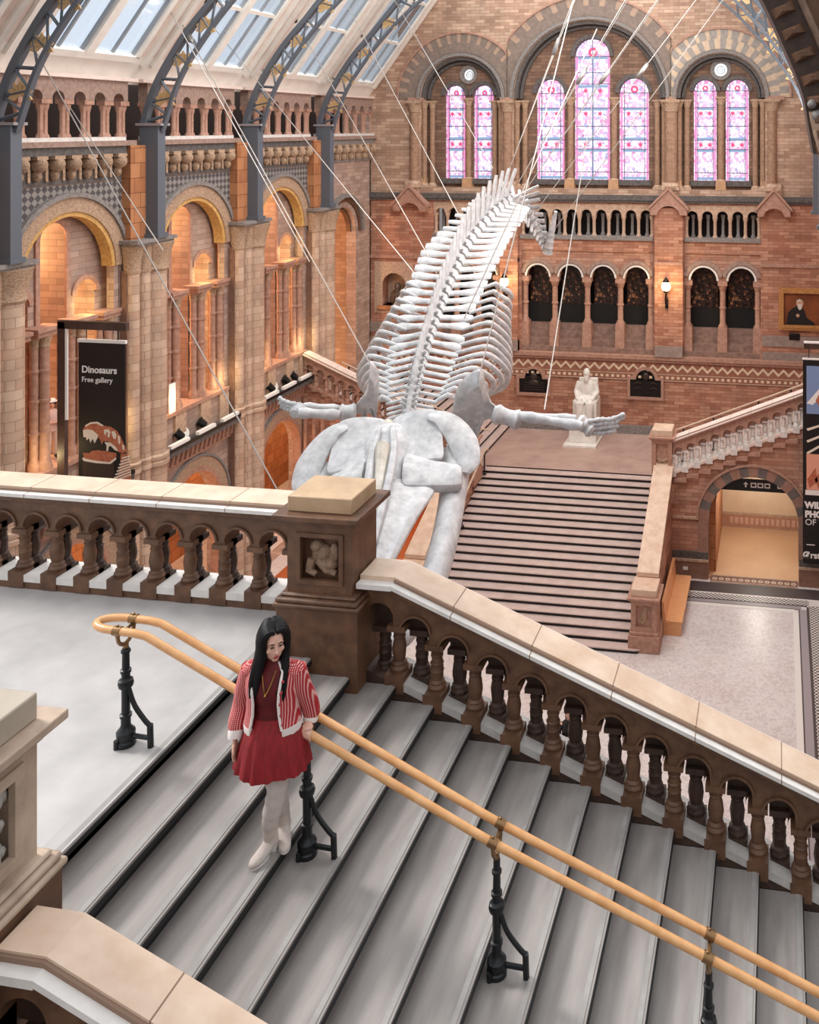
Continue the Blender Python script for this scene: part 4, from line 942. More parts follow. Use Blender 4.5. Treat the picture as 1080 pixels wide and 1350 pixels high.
def side(x0, x1, label, outer, ya):
    t = thing('stair_parapet', label, 'balustrade', ((x0 + x1) / 2, 27.2, 0), 'parapets of the main staircase')
    y0, y1 = 27.7, ya + .1; za, zb = 1.95, 3.88
    Zt = lambda y: lerp(za, zb, (y - y0) / (y1 - y0))
    def sl(ax, bx, h0, h1, mm, name):
        return MB().hexa([(ax, y0, Zt(y0) + h0), (bx, y0, Zt(y0) + h0), (bx, y1, Zt(y1) + h0), (ax, y1, Zt(y1) + h0), (ax, y0, Zt(y0) + h1), (bx, y0, Zt(y0) + h1), (bx, y1, Zt(y1) + h1), (ax, y1, Zt(y1) + h1)]).out(name, mm, t)
    MB().hexa([(x0 + .08, y0, 0), (x1 - .08, y0, 0), (x1 - .08, y1, 0), (x0 + .08, y1, 0), (x0 + .08, y0, Zt(y0) - .75), (x1 - .08, y0, Zt(y0) - .75), (x1 - .08, y1, Zt(y1) - .75), (x0 + .08, y1, Zt(y1) - .75)]).out('string', M['low_brick'], t)
    sl(x0, x1, -.06, .06, M['coping'], 'coping'); sl(x0 + .05, x1 - .05, -.16, -.06, M['pink_stone'], 'moulding'); sl(x0 + .06, x1 - .06, -.75, -.68, M['pink_stone'], 'sill')
    n = 15
    for k in range(n):
        y = lerp(y0, y1, (k + .5) / n)
        for xx in (x0 + .16, x1 - .16): profile_col(MB(), xx, y, Zt(y) - .62, 1.1, 8, 0).out('baluster', M['pink_stone'], t)
    return t
side(MXR - .02, MXR + .66, 'sloping stone parapet on the right of the main staircase, beside the bench', 1, YA)
side(MXL - .66, MXL + .02, 'sloping stone parapet on the left of the main staircase, beside the whale jaw', -1, YAL)
def newel(x0, x1, y0, y1, zb, zt, label, relief):
    t = thing('newel_pedestal', label, 'pedestal', ((x0 + x1) / 2, (y0 + y1) / 2, zb), 'pedestals of the main staircase')
    s = M['pink_stone']
    MB().box(x0 - .08, x1 + .08, y0 - .08, y1 + .08, zb, zb + .5).box(x0 - .04, x1 + .04, y0 - .04, y1 + .04, zb + .5, zb + .6).out('base', s, t, bevel=.02)
    MB().plate('xz', [rect(x0, x1, zb + .6, zt - .3), rect(x0 + .15, x1 - .15, zb + .72, zt - .42)], y0, y0 + .1).box(x0, x1, y0 + .1, y1, zb + .6, zt - .3).out('die', s, t)
    c = ((x0 + x1) / 2, y0 + .1, (zb + zt) / 2 + .15)
    mb = MB()
    if relief: mb.ell((c[0], c[1], c[2]), (.11, .06, .2), 10, 8).ell((c[0] + .05, c[1], c[2] + .22), (.08, .05, .07), 8, 6).ell((c[0] - .06, c[1], c[2] - .2), (.1, .05, .06), 8, 6)
    else:
        for a, b in ((-1, 1), (1, 1)): mb.tube([(c[0] - a * .2, c[1], c[2] - .12 * b), (c[0] + a * .2, c[1], c[2] + .12 * b)], .05, 6)
    mb.out('relief', M['carved'], t)
    MB().box(x0 - .05, x1 + .05, y0 - .05, y1 + .05, zt - .3, zt - .24).box(x0 - .11, x1 + .11, y0 - .11, y1 + .11, zt - .24, zt - .16).out('cap', s, t, bevel=.02)
    MB().box(x0, x1, y0, y1, zt - .16, zt + .06).out('top_block', M['coping'], t, bevel=.015)
    return t
newel(-4.38, -3.6, 26.93, 27.73, 0, 1.8, 'stone end pedestal with a small relief at the right foot of the main staircase', True)
newel(-11.9, -11.1, 26.93, 27.73, 0, 1.8, 'stone end pedestal at the left foot of the main staircase', True)
newel(-4.4, -3.68, YA - .02, YA + .75, 2.6, 5.05, 'stone newel at the right head of the main staircase, below the wall plaque', False)
newel(-11.95, -11.2, YAL - .02, YAL + .75, 2.4, 4.2, 'stone newel at the left head of the main staircase, beside the shoulder blade', False)
# ---------------------------------------------------------------- walls under the upper flights, with archways
def fz(x, x0, s): return ZL + s * (x - x0)
wr = [(-3.66, 0), (-3.66, 3.55), (2.0, 3.55 + .41 * 5.66), (2.0, 0)]
archR = arch(-.87, 1.55, .01, 2.1, 20)
wo = [(-3.66, 0.0), (-3.66, 3.55), (2.0, 3.55 + .41 * 5.66), (2.0, 0.0)]
struct(MB().plate('xz', [wo, archR], YA + .1, YA + .6), 'wall_right', M['low_brick'])
struct(MB().plate('xz', [rect(-4.3, -3.66, 0, 2.7)], YA + .1, YA + .6), 'wall_right', M['low_brick'])
mb = MB(); mb.ring('xz', -.87, 2.1, 1.535, 1.9, YA + .04, YA + .3, n=17, mats=[0, 1]); mb.mat(2).ring('xz', -.87, 2.1, 1.9, 1.97, YA, YA + .2, n=30)
mb.mat(0)
for s in (-1, 1): mb.box(-.87 + s * 1.72 - .185, -.87 + s * 1.72 + .17, YA + .05, YA + .3, .85, 2.1)
struct(mb, 'trim_', [stone('arch_brown', '8A6656', 'A37E6C', 6., .7), stone('arch_grey', '5C534F', '766C66', 6., .7), M['pink_stone']])
mb = MB().mat(0).box(-3.66, -2.42, YA, YA + .2, 0, .6).box(.68, 2.0, YA, YA + .2, 0, .6).mat(1).box(-3.66, -2.42, YA - .03, YA + .2, .6, .68).box(.68, 2.0, YA - .03, YA + .2, .6, .68).mat(2).box(-3.66, -2.42, YA + .02, YA + .2, .68, .92).box(.68, 2.0, YA + .02, YA + .2, .68, .92)
struct(mb, 'baseboard_right', [stone('plinth_brown', '7E5C4C', '97735F', 5., .6), M['buff'], M['dark_stone']])
struct(MB().box(-3.66, -2.75, YA + .02, YA + .15, 2.05, 2.13), 'trim_', M['buff'])
MB().box(-3.3, -3.13, YA - .03, YA, .3, .4).out('wall_label', M['white'], org=(-3.2, YA, .35), label='tiny white label on the brown skirting behind the bench', cat='label')
# the passage behind the archway
struct(MB().box(-3.4, 1.6, YA + .3, 36.2, 0, .012), 'floor', M['orange_floor'])
mb = MB().mat(0).box(-2.35, .65, YA - .1, YA + .35, 0, .02).mat(1)
for k in range(13): mb.ring('xy', -2.2 + k * .225, YA + .1, .04, .09, .018, .026, 0, 360, 10)
mb.mat(2).box(-2.35, .65, YA + .3, YA + .36, 0, .03).box(-2.35, .65, YA - .12, YA - .07, 0, .03)
struct(mb, 'trim_', [stone('threshold_brown', '6E4A3C', '855D4C', 5., .5), stone('threshold_cream', 'CDB7A0', 'DDCAB4', 8., .5), M['buff']])
struct(MB().box(-3.4, 1.6, 36.0, 36.2, 0, 2.5), 'wall_passage', M['cream_wall'])
struct(MB().box(-3.5, -2.2, YA + .6, 36, 0, 2.5), 'wall_passage', M['orange_stone'])
mb = MB().mat(0).box(-3.4, 1.6, 35.93, 36.0, 0, .52).mat(1).box(-3.4, 1.6, 35.9, 36.0, .5, .56).box(-3.4, 1.6, 35.9, 36.0, 0, .04).mat(2)
for k in range(18): mb.box(-1.9 + k * .2, -1.78 + k * .2, 35.91, 35.94, .16, .4)
struct(mb, 'baseboard_passage', [stone('border_pink', 'B58570', 'C4977F', 5., .6), M['buff'], stone('border_pale', 'D0AE98', 'DCBCA6', 5., .6)])
sg = thing('hanging_sign', 'black sign strip with small white symbols under the right archway', 'sign', (-.87, YA + .7, 3.00))
MB().box(-2.05, .3, YA + .68, YA + .72, 2.90, 3.32).out('panel', M['black'], sg)
mb = MB(); y = YA + .67
for x in (-.88, -.64, -.4): mb.plate('xz', [rect(x - .1, x + .1, 3.03, 3.20), rect(x - .06, x + .06, 3.07, 3.16)], y, y + .012)
mb.plate('xz', [[(-1.24, 3.13), (-1.15, 3.22), (-1.06, 3.13), (-1.12, 3.13), (-1.12, 3.03), (-1.18, 3.03), (-1.18, 3.13)]], y, y + .012)
mb.plate('xz', [rect(-.05, .14, 3.04, 3.20), rect(-.01, .1, 3.08, 3.16)], y, y + .012)
mb.plate('xz', [[(.22, 3.10), (.4, 3.04), (.4, 3.08), (.5, 3.08), (.5, 3.12), (.4, 3.12), (.4, 3.16)]], y, y + .012)
mb.out('symbols', M['white'], sg)
# left wall with its archway
wl = [(-18.1, 0), (-18.1, 3.3 + .42 * 6.2), (-11.9, 3.3), (-11.9, 0)]
struct(MB().plate('xz', [wl, arch(-14.3, 2.1, .01, 2.0, 20)], YAL + .1, YAL + .6), 'wall_left', M['red_brick'])
mb = MB()
for x in (-17.9, -17.55, -17.2): mb.box(x - .06, x + .06, YAL, YAL + .12, 0, 5.3)
struct(mb, 'trim_', M['pink_stone'])
struct(MB().box(-17.4, -11.9, 29.0, 36.2, 0, .012), 'floor', M['rust_floor'])
mb = MB().mat(0).box(-17.2, -11.9, 28.3, 29.3, 0, .02).mat(1)
for k in range(22):
    mb.ring('xy', -16.4 + k * .2, 29.05, .03, .08, .018, .026, 0, 270, 8); mb.box(-16.45 + k * .2, -16.33 + k * .2, 28.45, 28.6, .018, .026)
mb.mat(2).box(-17.2, -11.9, 29.3, 29.38, 0, .03).box(-17.2, -11.9, 28.75, 28.8, 0, .026)
struct(mb, 'trim_', [stone('threshold_dark', '3E2620', '54342B', 5., .5), bpy.data.materials['threshold_cream'], M['buff']])
struct(MB().box(-17.4, -11.9, 36.0, 36.2, 0, 2.5), 'wall_passage', M['orange_plaster'])
# ---------------------------------------------------------------- the two upper flights
SLF = .41
def flight(label, xs, sgn, y0, y1, n, ya, mat):
    t = thing('upper_flight', label, 'stairs', (xs, (y0 + y1) / 2, ZL), 'upper flights beside the half landing')
    r_ = .345; h_ = .1415
    for k in range(n):
        xa = xs + sgn * k * r_; xb = xs + sgn * ((k + 1) * r_ + .05); z = ZL + (k + 1) * h_
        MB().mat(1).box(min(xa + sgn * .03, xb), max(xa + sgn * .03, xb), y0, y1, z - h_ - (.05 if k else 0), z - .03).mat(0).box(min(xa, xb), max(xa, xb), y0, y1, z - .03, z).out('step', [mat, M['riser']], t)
    return t
flight('right upper flight of stone steps rising behind its balustrade', -4.2, 1, YA + .62, 38.4, 17, YA, M['main_tread'])
flight('left upper flight of dark-risered steps rising behind the whale flipper', -11.6, -1, YAL + .62, 38.4, 17, YAL, M['main_tread'])
rb = thing('stair_balustrade', 'raking balustrade with pale balusters rising to the right above the archway', 'balustrade', (-3.6, YA + .2, 3.6))
rake(rb, -3.66, .425, 13, SLF, 3.57, YA + .06, YA + .42, (M['pink_stone'], M['rose_paint'], M['rose_paint']), k=1.28, bal=M['sill'], stag=True)
mb = MB()
for k in range(14):
    x = -3.6 + k * .425; z = 3.5 + SLF * (x + 3.66); mb.hexa([(x, YA - .02, z - .2), (x + .42, YA - .02, z - .2), (x + .42, YA + .12, z - .2), (x, YA + .12, z - .2), (x, YA - .02, z - .1), (x + .42, YA - .02, z - .05), (x + .42, YA + .12, z - .05), (x, YA + .12, z - .1)])
mb.out('step_ends', M['pink_stone'], rb)
lb2 = thing('stair_balustrade', 'raking balustrade rising to the left between whale flipper and arcade', 'balustrade', (-12, YAL + .2, 3.4))
rake(lb2, -11.95 - 14 * .43, .43, 14, -.42, 3.33 + 14 * .43 * .42, YAL + .06, YAL + .42, (M['red_brick'] if False else M['pink_stone'], M['rose_paint'], M['pink_stone']), k=1.25, stag=True)
# handrails on the flights and the main stair
def iron_rail(label, pts, posts, mat='coping', r=.035):
    t = thing('handrail', label, 'handrail', posts[0][0])
    MB().tube(pts, r, 8).out('rail', M[mat], t)
    for a, b in posts: MB().tube([a, b], .03, 8).lathe(a[0], a[1], [(.08, a[2]), (.08, a[2] + .04), (.04, a[2] + .08)], 8).out('post', M['black_iron'], t)
ry = 34.6
P = [(-4.35, ry, 4.0)] + [(x, ry, 4.0 + .41 * (x + 4.2)) for x in (-3.9, -1, 1.9)]
iron_rail('pale handrail on thin black posts on the right upper flight', P, [((x, ry, ZL + .41 * (x + 4.2) + .1), (x, ry, 4.0 + .41 * (x + 4.2))) for x in (-3.6, -2.45, -.75, .45, 1.0)])
P = [(-11.3, ry, 3.75), (-11.7, ry, 3.8)] + [(x, ry, 3.8 + .41 * (-11.7 - x)) for x in (-14, -17.5)]
iron_rail('pale handrail on black posts on the left upper flight', P, [((x, ry, ZL + .41 * (-11.6 - x) + .1), (x, ry, 3.8 + .41 * (-11.7 - x))) for x in (-12.0, -14, -16, -17.2)])
for xx, lab in ((MXR - .1, 'slim pale handrail along the right side of the main staircase'), (MXL + .14, 'slim pale handrail on black posts along the left side of the main staircase')):
    iron_rail(lab, [(xx, y, nz(y) + 1.0) for y in (27.6, 30, 33.4)] + [(xx, 33.7, 3.3)], [((xx, y, nz(y) + .12), (xx, y, nz(y) + 1.0)) for y in (28.2, 30.8, 33.3)], r=.04)
# ================================================================ hanging whale skeleton
wh = thing('whale_skeleton', 'huge white whale skeleton hanging from the roof, diving head first towards the stairs', 'skeleton', tuple(atD(545, 560, 19.3)))
B = M['bone']
SPX = [(537, 560, 19.2), (541, 535, 19.9), (547, 505, 20.6), (557, 465, 21.8), (569, 428, 23.0), (582, 392, 24.3), (598, 356, 25.7), (613, 325, 27.1), (633, 299, 28.6), (653, 277, 30.0), (672, 264, 31.2), (690, 272, 32.0), (703, 292, 32.5), (713, 313, 32.9), (720, 330, 33.2)]
SP = [atD(*p) for p in SPX]
def arc_table(P, n=400):
    S = spline(P, n); L = [0]
    for i in range(1, n): L.append(L[-1] + (S[i] - S[i - 1]).length)
    return S, L
S, L = arc_table(SP); LT = L[-1]
def at_len(s):
    s = min(max(s, 0), LT)
    for i in range(1, len(L)):
        if L[i] >= s: k = (s - L[i - 1]) / max(L[i] - L[i - 1], 1e-6); return S[i - 1].lerp(S[i], k), (S[min(i + 4, len(S) - 1)] - S[max(i - 5, 0)]).normalized()
    return S[-1], (S[-1] - S[-3]).normalized()
def interp(tab, x):
    for (a, b), (c, d) in zip(tab, tab[1:]):
        if x <= c: return lerp(b, d, (x - a) / (c - a)) if x > a else b
    return tab[-1][1]
spine_h = [(0, .12), (.06, .16), (.12, .34), (.3, .52), (.5, .8), (.66, 1.05), (.74, 1.15), (.8, .95), (.86, .4), (.93, .18), (1, .05)]
trans_w = [(0, .25), (.05, .35), (.1, .55), (.2, .68), (.35, .84), (.5, 1.0), (.64, .95), (.74, .75), (.82, .48), (.9, .3), (1, .1)]
cent_r = [(0, .15), (.1, .17), (.4, .22), (.7, .25), (.85, .24), (.94, .19), (1, .1)]
NV = 46; frames = []; s = 0.
gaps = [interp([(0, .14), (.12, .2), (.3, .36), (.6, .46), (.8, .36), (1, .2)], i / (NV - 1)) for i in range(NV)]
tot = sum(gaps); acc = 0
def vertebra(p, t, u, l, f, ln):
    rc, hs, tw = interp(cent_r, f), interp(spine_h, f), interp(trans_w, f)
    mb = MB()
    rr = []
    for q, k in ((-.5, 1.), (-.4, .98), (0, .82), (.4, .98), (.5, 1.)):
        rr.append([p + t * (q * ln * .82) + (l * math.cos(2 * math.pi * j / 10) + u * math.sin(2 * math.pi * j / 10)) * rc * k for j in range(10)])
    mb.loft(rr)
    lean = t * (.8 * hs if f < .5 else .4 * hs)
    def blade(a, b, wa, wm, wb, th, wdir, tdir):
        R = []
        for q, w in ((0, wa), (.35, wm), (.8, wb), (1, wb * .7)):
            c = a.lerp(b, q); R.append([c + wdir * (w * math.cos(2 * math.pi * j / 8)) + tdir * (th * (1.2 - .5 * q) * math.sin(2 * math.pi * j / 8)) for j in range(8)])
        mb.loft(R)
    if hs > .08:
        ub = (u + lean / max(hs, .01) * .9).normalized(); wd = (t - ub * t.dot(ub)).normalized()
        blade(p + u * rc * .7, p + u * (rc + hs * .86) + lean, ln * .34, ln * .3, ln * (.34 if f < .5 else .42), .06, wd, l)
    for sg in (-1, 1):
        if tw > .1:
            drop = -.18 if f < .3 else -.05
            e = p + l * sg * (rc + tw) + u * drop * tw + t * (.22 * tw if f > .25 else -.12 * tw)
            blade(p + l * sg * rc * .75, e, ln * .24, ln * .22, ln * (.36 if .2 < f < .6 else .24), .045, (t + u * .45).normalized(), (u - t * .45).normalized())
        # small articular prongs towards the head
        if .03 < f < .8:
            a = p + u * rc * .8 + l * sg * .07 - t * ln * .2; mb.tube([a, a + u * .16 + l * sg * .09 - t * ln * .45], [.05, .025], 6)
    return mb.out('vertebra', B, wh)
ribs_from = []
for i in range(NV):
    acc += gaps[i] * .5; s = acc / tot * LT; acc += gaps[i] * .5
    p, t = at_len(s); f = s / LT
    upv = Vector((0, 0, 1)) if f < .62 else (Vector((0, 0, 1)).lerp(Vector((.25, -.5, .75)), min((f - .62) / .2, 1)))
    if f > .78: upv = Vector((.75, -.3, .45))
    l = t.cross(upv).normalized(); u = l.cross(t).normalized()
    if l.x < 0: l = -l
    vertebra(p, t, u, l, f, gaps[i] / tot * LT * .92)
    frames.append((p, t, u, l, f))
# tail tip, pointing up
a, b = atD(722, 333, 33.0), atD(733, 278, 32.4)
for k in range(7):
    q0, q1 = k / 7, (k + .9) / 7; r = lerp(.2, .05, q0)
    MB().tube([a.lerp(b, q0), a.lerp(b, (q0 + q1) / 2), a.lerp(b, q1)], [r, r * .82, r * .9], 10).out('tail_vertebra', B, wh)
# ribs
nr = 0
for i, (p, t, u, l, f) in enumerate(frames):
    if i < 5 or i > 20: continue
    q = (i - 5) / 15
    tw = interp(trans_w, f); rc = interp(cent_r, f)
    spread = lerp(1.0, 1.95, min(q * 2.6, 1)) if q < .5 else lerp(1.95, 1.6, (q - .5) * 2)
    deep = lerp(.8, 1.9, min(q * 2.2, 1)) if q < .6 else lerp(1.9, 1.2, (q - .6) / .4)
    for sg in (-1, 1):
        kk = .8 if sg < 0 else 1.0; l0 = l; l = l0 * kk
        r0 = p + l * sg * (rc + tw * .8) - u * .12
        W_ = spread; dp = deep
        P = [r0, p + l * sg * lerp(rc + tw, W_, .5) + u * .04 + t * .05, p + l * sg * W_ * .86 - u * .14 + t * .2, p + l * sg * W_ * 1.0 - u * dp * .34 + t * .42, p + l * sg * W_ * 1.02 - u * dp * .62 + t * .68, p + l * sg * W_ * .92 - u * dp * .86 + t * .9, p + l * sg * W_ * .74 - u * dp + t * 1.05]
        MB().tube(spline(P, 18), [lerp(.04, .07, min(k / 5, 1)) if k < 12 else lerp(.07, .035, (k - 12) / 5) for k in range(18)], 8).out('rib', B, wh); l = l0
# ---------------------------------------------------------------- skull
P0 = atD(516, 574, 18.8); tip = atD(478, 792, 14.6)
fw = (tip - P0); SL = fw.length; fw.normalize()
lt = Vector((1, 0, 0)) * 1.0; lt = (lt - fw * lt.dot(fw)).normalized(); upw = lt.cross(fw).normalized()
if upw.z < 0: upw = -upw
def K(a, b, c): return P0 + fw * a + lt * b + upw * c     # along, sideways, up
def sheet(pts_top, th):
    """closed slab between a grid of top points and the same grid lowered"""
    R = []
    for row in pts_top:
        R.append([K(*p) for p in row] + [K(p[0], p[1], p[2] - th) for p in reversed(row)])
    return MB().loft(R)
# braincase and occipital shield
mb = MB()
mb.loft([[K(a, w * math.cos(2 * math.pi * j / 16), h * math.sin(2 * math.pi * j / 16) + c) for j in range(16)] for a, w, h, c in ((-.12, .16, .12, -.05), (-.06, .3, .24, .0), (.15, .46, .36, .04), (.5, .5, .36, .08), (.9, .42, .3, .06), (1.3, .36, .22, .02), (1.6, .32, .16, .0))])
for sg in (-1, 1): mb.tube([K(-.1, sg * .13, -.05), K(-.22, sg * .14, -.05)], [.14, .09], 10)
mb.out('braincase', B, wh)
mb = MB(); mb.ell(K(-.05, 0, .15), (.16, .06, .12), 10, 8); mb.tube([K(-.2, -.12, .0), K(-.42, -.1, .05)], [.13, .1], 10).tube([K(-.2, .12, .0), K(-.42, .1, .05)], [.13, .1], 10)
mb.out('atlas', M['bone_warm'], wh)
def softs(o, n=1):
    m = o.modifiers.new('soft', 'SUBSURF'); m.levels = m.render_levels = n; return o
for sg in (-1, 1):
    # occipital wing: thin raised sheet behind, curling forwards
    rows = []
    for q in range(9):
        a = q / 8; x = lerp(.04, 1.02, a)
        rows.append([(lerp(-.1, .0, a), sg * x, .36 + .2 * math.sin(a * 2.3)), (lerp(.12, .16, a), sg * x * 1.02, .32 + .13 * math.sin(a * 2.3)), (.42, sg * x * 1.05, .22 + .05 * math.sin(a * 2.3)), (.8, sg * x * 1.12, .17 - .04 * a), (1.1, sg * x * 1.15, .15 - .1 * a)])
    softs(sheet(rows, .09).out('occipital_wing', B, wh))
    # squamosal: flattened horn sweeping outwards and forwards
    Q = [K(.12, sg * .8, .42), K(.16, sg * 1.05, .36), K(.34, sg * 1.32, .18), K(.64, sg * 1.5, .0), K(.96, sg * 1.56, -.16), K(1.2, sg * 1.5, -.26)]
    n = 22; MB().tube(spline(Q, n), [interp([(0, .12), (.3, .28), (.6, .3), (.85, .25), (1, .12)], k / (n - 1)) for k in range(n)], 14, flat=.38, up=tuple(upw)).out('squamosal', B, wh)
    # frontal: broad flat wing in front of it
    rows = []
    for q in range(8):
        a = q / 7; x = lerp(.34, 1.5, a); dp = .12 * math.sin(a * 3.1)
        rows.append([(lerp(.8, 1.18, a), sg * x, .2 - .26 * a), (lerp(1.05, 1.3, a), sg * x, .28 - .27 * a - dp), (lerp(1.45, 1.5, a), sg * x, .26 - .27 * a - dp * .5), (lerp(1.85, 1.7, a), sg * x, .14 - .28 * a)])
    softs(sheet(rows, .26).out('frontal_wing', B, wh))
    # rostrum half
    rows = []
    for q in range(16):
        a = q / 15; x = lerp(1.4, SL, a); w = interp([(0, .6), (.05, .95), (.14, 1.0), (.3, .84), (.6, .56), (.85, .3), (1, .1)], a); arc = .16 * math.sin(math.pi * min(a * 1.1, 1)) + .05
        rows.append([(x, sg * (.1 + (w - .1) * k), arc - (k ** 2) * .26 * (1 - a * .6) + .04 * math.sin(k * 9)) for k in (0, .2, .4, .6, .8, 1)])
    softs(sheet(rows, .1).out('upper_jaw', B, wh))
    # slim rods beside the nostrils
    MB().tube(spline([K(.45, sg * .12, .5), K(1.0, sg * .2, .42), K(1.7, sg * .2, .34), K(2.6, sg * .15, .32), K(SL * .8, sg * .07, .2)], 16), [.05, .06, .07] + [.075] * 10 + [.06, .05, .03], 8).out('nasal_bone', B, wh)
    # lower jaw
    n = 24; Q = [K(.5, sg * 1.2, -.3), K(.95, sg * 1.28, -.45), K(1.8, sg * 1.22, -.6), K(2.8, sg * 1.08, -.72), K(3.6, sg * .88, -.8), K(4.4, sg * .5, -.86), K(SL + .1, sg * .12, -.9)]
    MB().tube(spline(Q, n), [interp([(0, .3), (.1, .3), (.3, .26), (.7, .24), (1, .12)], k / (n - 1)) for k in range(n)], 14, flat=1.15).out('lower_jaw', B, wh)
MB().tube(spline([K(1.0, 0, .5), K(1.6, 0, .3), K(3, 0, .18)], 8), [.12, .14, .13, .12, .1, .08, .06, .04], 8).out('nasal_cartilage', M['bone_warm'], wh)
# ---------------------------------------------------------------- shoulder blades and flippers
def pxplate(px, d, th, bulge, name):
    """a plate bone with a domed face; px outline, distance per point by a slope"""
    cu = sum(p[0] for p in px) / len(px); cv = sum(p[1] for p in px) / len(px)
    R = []
    for dd, k in ((-th, .55), (-th * .6, .93), (0, 1.), (th * .6, .93), (th, .55)):
        R.append([atD(cu + (u - cu) * k, cv + (v - cv) * k, d + dd + (v - cv) * .012) for u, v in px])
    return MB().loft(R).out(name, B, wh)
pxplate([(633, 486), (638, 492), (640, 505), (644, 520), (648, 530), (658, 538), (665, 543), (666, 553), (655, 555), (645, 552), (638, 555), (635, 562), (631, 575), (624, 582), (620, 577), (618, 562), (612, 560), (597, 569), (594, 556), (595, 545), (599, 526), (605, 507), (616, 494), (628, 487)], 19.7, .1, 0, 'shoulder_blade')
pxplate([(488, 475), (494, 480), (499, 488), (500, 505), (499, 532), (496, 556), (491, 548), (488, 545), (484, 546), (482, 556), (480.6, 568), (478, 558), (476, 547), (466, 545), (465, 538), (474, 528), (481, 518), (485, 507), (487, 494)], 19.9, .1, 0, 'shoulder_blade')
def bone(a, b, r, name='flipper_bone', k=.6):
    n = 7; P = [Vector(a).lerp(Vector(b), i / (n - 1)) for i in range(n)]
    return MB().tube(P, [r * x for x in (.7, 1., .82, k, .78, 1., .7)], 10).out(name, B, wh)
def D3(u, v, d): return atD(u, v, d)
bone(D3(650, 545, 19.6), D3(688, 555, 19.6), .23, 'humerus', .75); 
bone(D3(686, 548, 19.5), D3(768, 562, 19.3), .13, k=.7); bone(D3(676, 547, 19.7), D3(760, 551, 19.6), .09, k=.7)
bone(D3(762, 553, 19.5), D3(782, 570, 19.4), .17, 'wrist_bone', .95)
for (a, b, c, e) in (((775, 556), (792, 553), (806, 553), (824, 546)), ((778, 561), (796, 558), (812, 557), (823, 549)), ((780, 566), (796, 564), (808, 562), (816, 561)), ((780, 571), (794, 571), (806, 569), (813, 567))):
    for p, q in ((a, b), (b, c), (c, e)): bone(D3(*p, 19.4), D3(*q, 19.4), .062, 'finger_bone', .65)
bone(D3(470, 543, 19.9), D3(447, 544, 19.8), .2, 'humerus', .8); bone(D3(447, 547, 19.6), D3(392, 544, 19.2), .13, k=.75); bone(D3(447, 538, 19.9), D3(400, 535, 19.7), .09, k=.7)
bone(D3(396, 536, 19.5), D3(388, 546, 19.2), .14, 'wrist_bone', .95)
for a, b, c in (((390, 533), (376, 530), (367, 524)), ((389, 538), (376, 534), (368, 530)), ((388, 543), (378, 539), (370, 535))):
    for p, q in ((a, b), (b, c)): bone(D3(*p, 19.4), D3(*q, 19.4), .06, 'finger_bone', .65)
# ---------------------------------------------------------------- hanging cables
def cable(a, b, label, turn=None, pair=None):
    a, b = Vector(a), Vector(b)
    t = thing('cable', label, 'cable', tuple(b), 'steel cables holding the whale')
    if pair: MB().tube([a + Vector((pair, 0, 0)), b], .013, 6).tube([a - Vector((pair, 0, 0)), b], .013, 6).out('strand', M['cable'], t)
    else: MB().tube([a, b], .015, 6).out('strand', M['cable'], t)
    if turn:
        c = a.lerp(b, turn); d = (b - a).normalized()
        MB().tube([c - d * .35, c - d * .25, c + d * .25, c + d * .35], [.03, .08, .08, .03], 8).out('turnbuckle', M['steel'], t)
    return t
def up(u0, v0, u1, v1, d0, d1, ext=0.):
    """anchor high in the roof, running on along the line seen in the photo"""
    a, b = atD(u0, v0, d0), atD(u1, v1, d1)
    return a + (a - b) * ext, b
cl = [
    ((18, 14, 22.5), (368, 650, 18.3), .15, None, None, 'long steel cable from the top left roof corner down past the lower arches'),
    ((52, 80, 24.3), (215, 330, 22.3), 2.0, None, None, 'steel cable crossing the first arch and the banner pillar'),
    ((225, 15, 25.5), (408, 345, 22.8), .6, None, None, 'thin steel cable ending between the second and third lit arches'),
    ((245, 40, 26), (487, 478, 19.9), .4, .02, None, 'steel cable tied to the top of the left shoulder blade'),
    ((329, 94, 29.5), (548, 362, 25.2), .5, None, None, 'steel cable running behind the third truss to the rib cage'),
    ((383, 15, 33.5), (566, 340, 26.0), .6, None, None, 'steel cable crossing the plain brick corner to the upper ribs'),
    ((454, 0, 34), (606, 285, 28.0), .3, None, None, 'steel cable from the roof to the back vertebrae left of the windows'),
    ((571, 87, 33), (650, 222, 30.0), .9, None, None, 'steel cable crossing the left pair of stained windows'),
    ((757, 0, 32), (672, 222, 31.0), .3, .28, .04, 'double steel cable with turnbuckle above the left middle window'),
    ((826, 0, 32), (684, 240, 31.5), .3, .42, .05, 'double steel cable with turnbuckle in front of the tallest window'),
    ((868, 0, 32), (692, 252, 31.8), .3, .4, .04, 'double steel cable crossing the tallest window to the tail bend'),
    ((918, 0, 32), (704, 282, 32.0), .3, .33, None, 'steel cable with turnbuckle above the right middle window'),
    ((951, 3, 32), (722, 315, 32.8), .3, None, None, 'steel cable farthest right, from the roof beam to the tail'),
    ((765, 240, 28), (718, 540, 19.6), 1.2, None, None, 'near vertical steel cable passing the dark arcade windows to the right flipper'),
    ((690, 250, 22.5), (612, 420, 20.8), 1.5, None, None, 'steel cable running over the right ribs, left of the wall lamp'),
    ((705, 205, 23), (634, 488, 19.6), 1.2, None, None, 'steel cable tied to the top of the right shoulder blade'),
]
for (a, b, ext, tb, pr, lab) in cl: cable(*up(*a[:2], *b[:2], a[2], b[2], ext), lab, tb if tb is None else (tb + ext) / (1 + ext) if False else (ext + tb) / (1 + ext), pr)
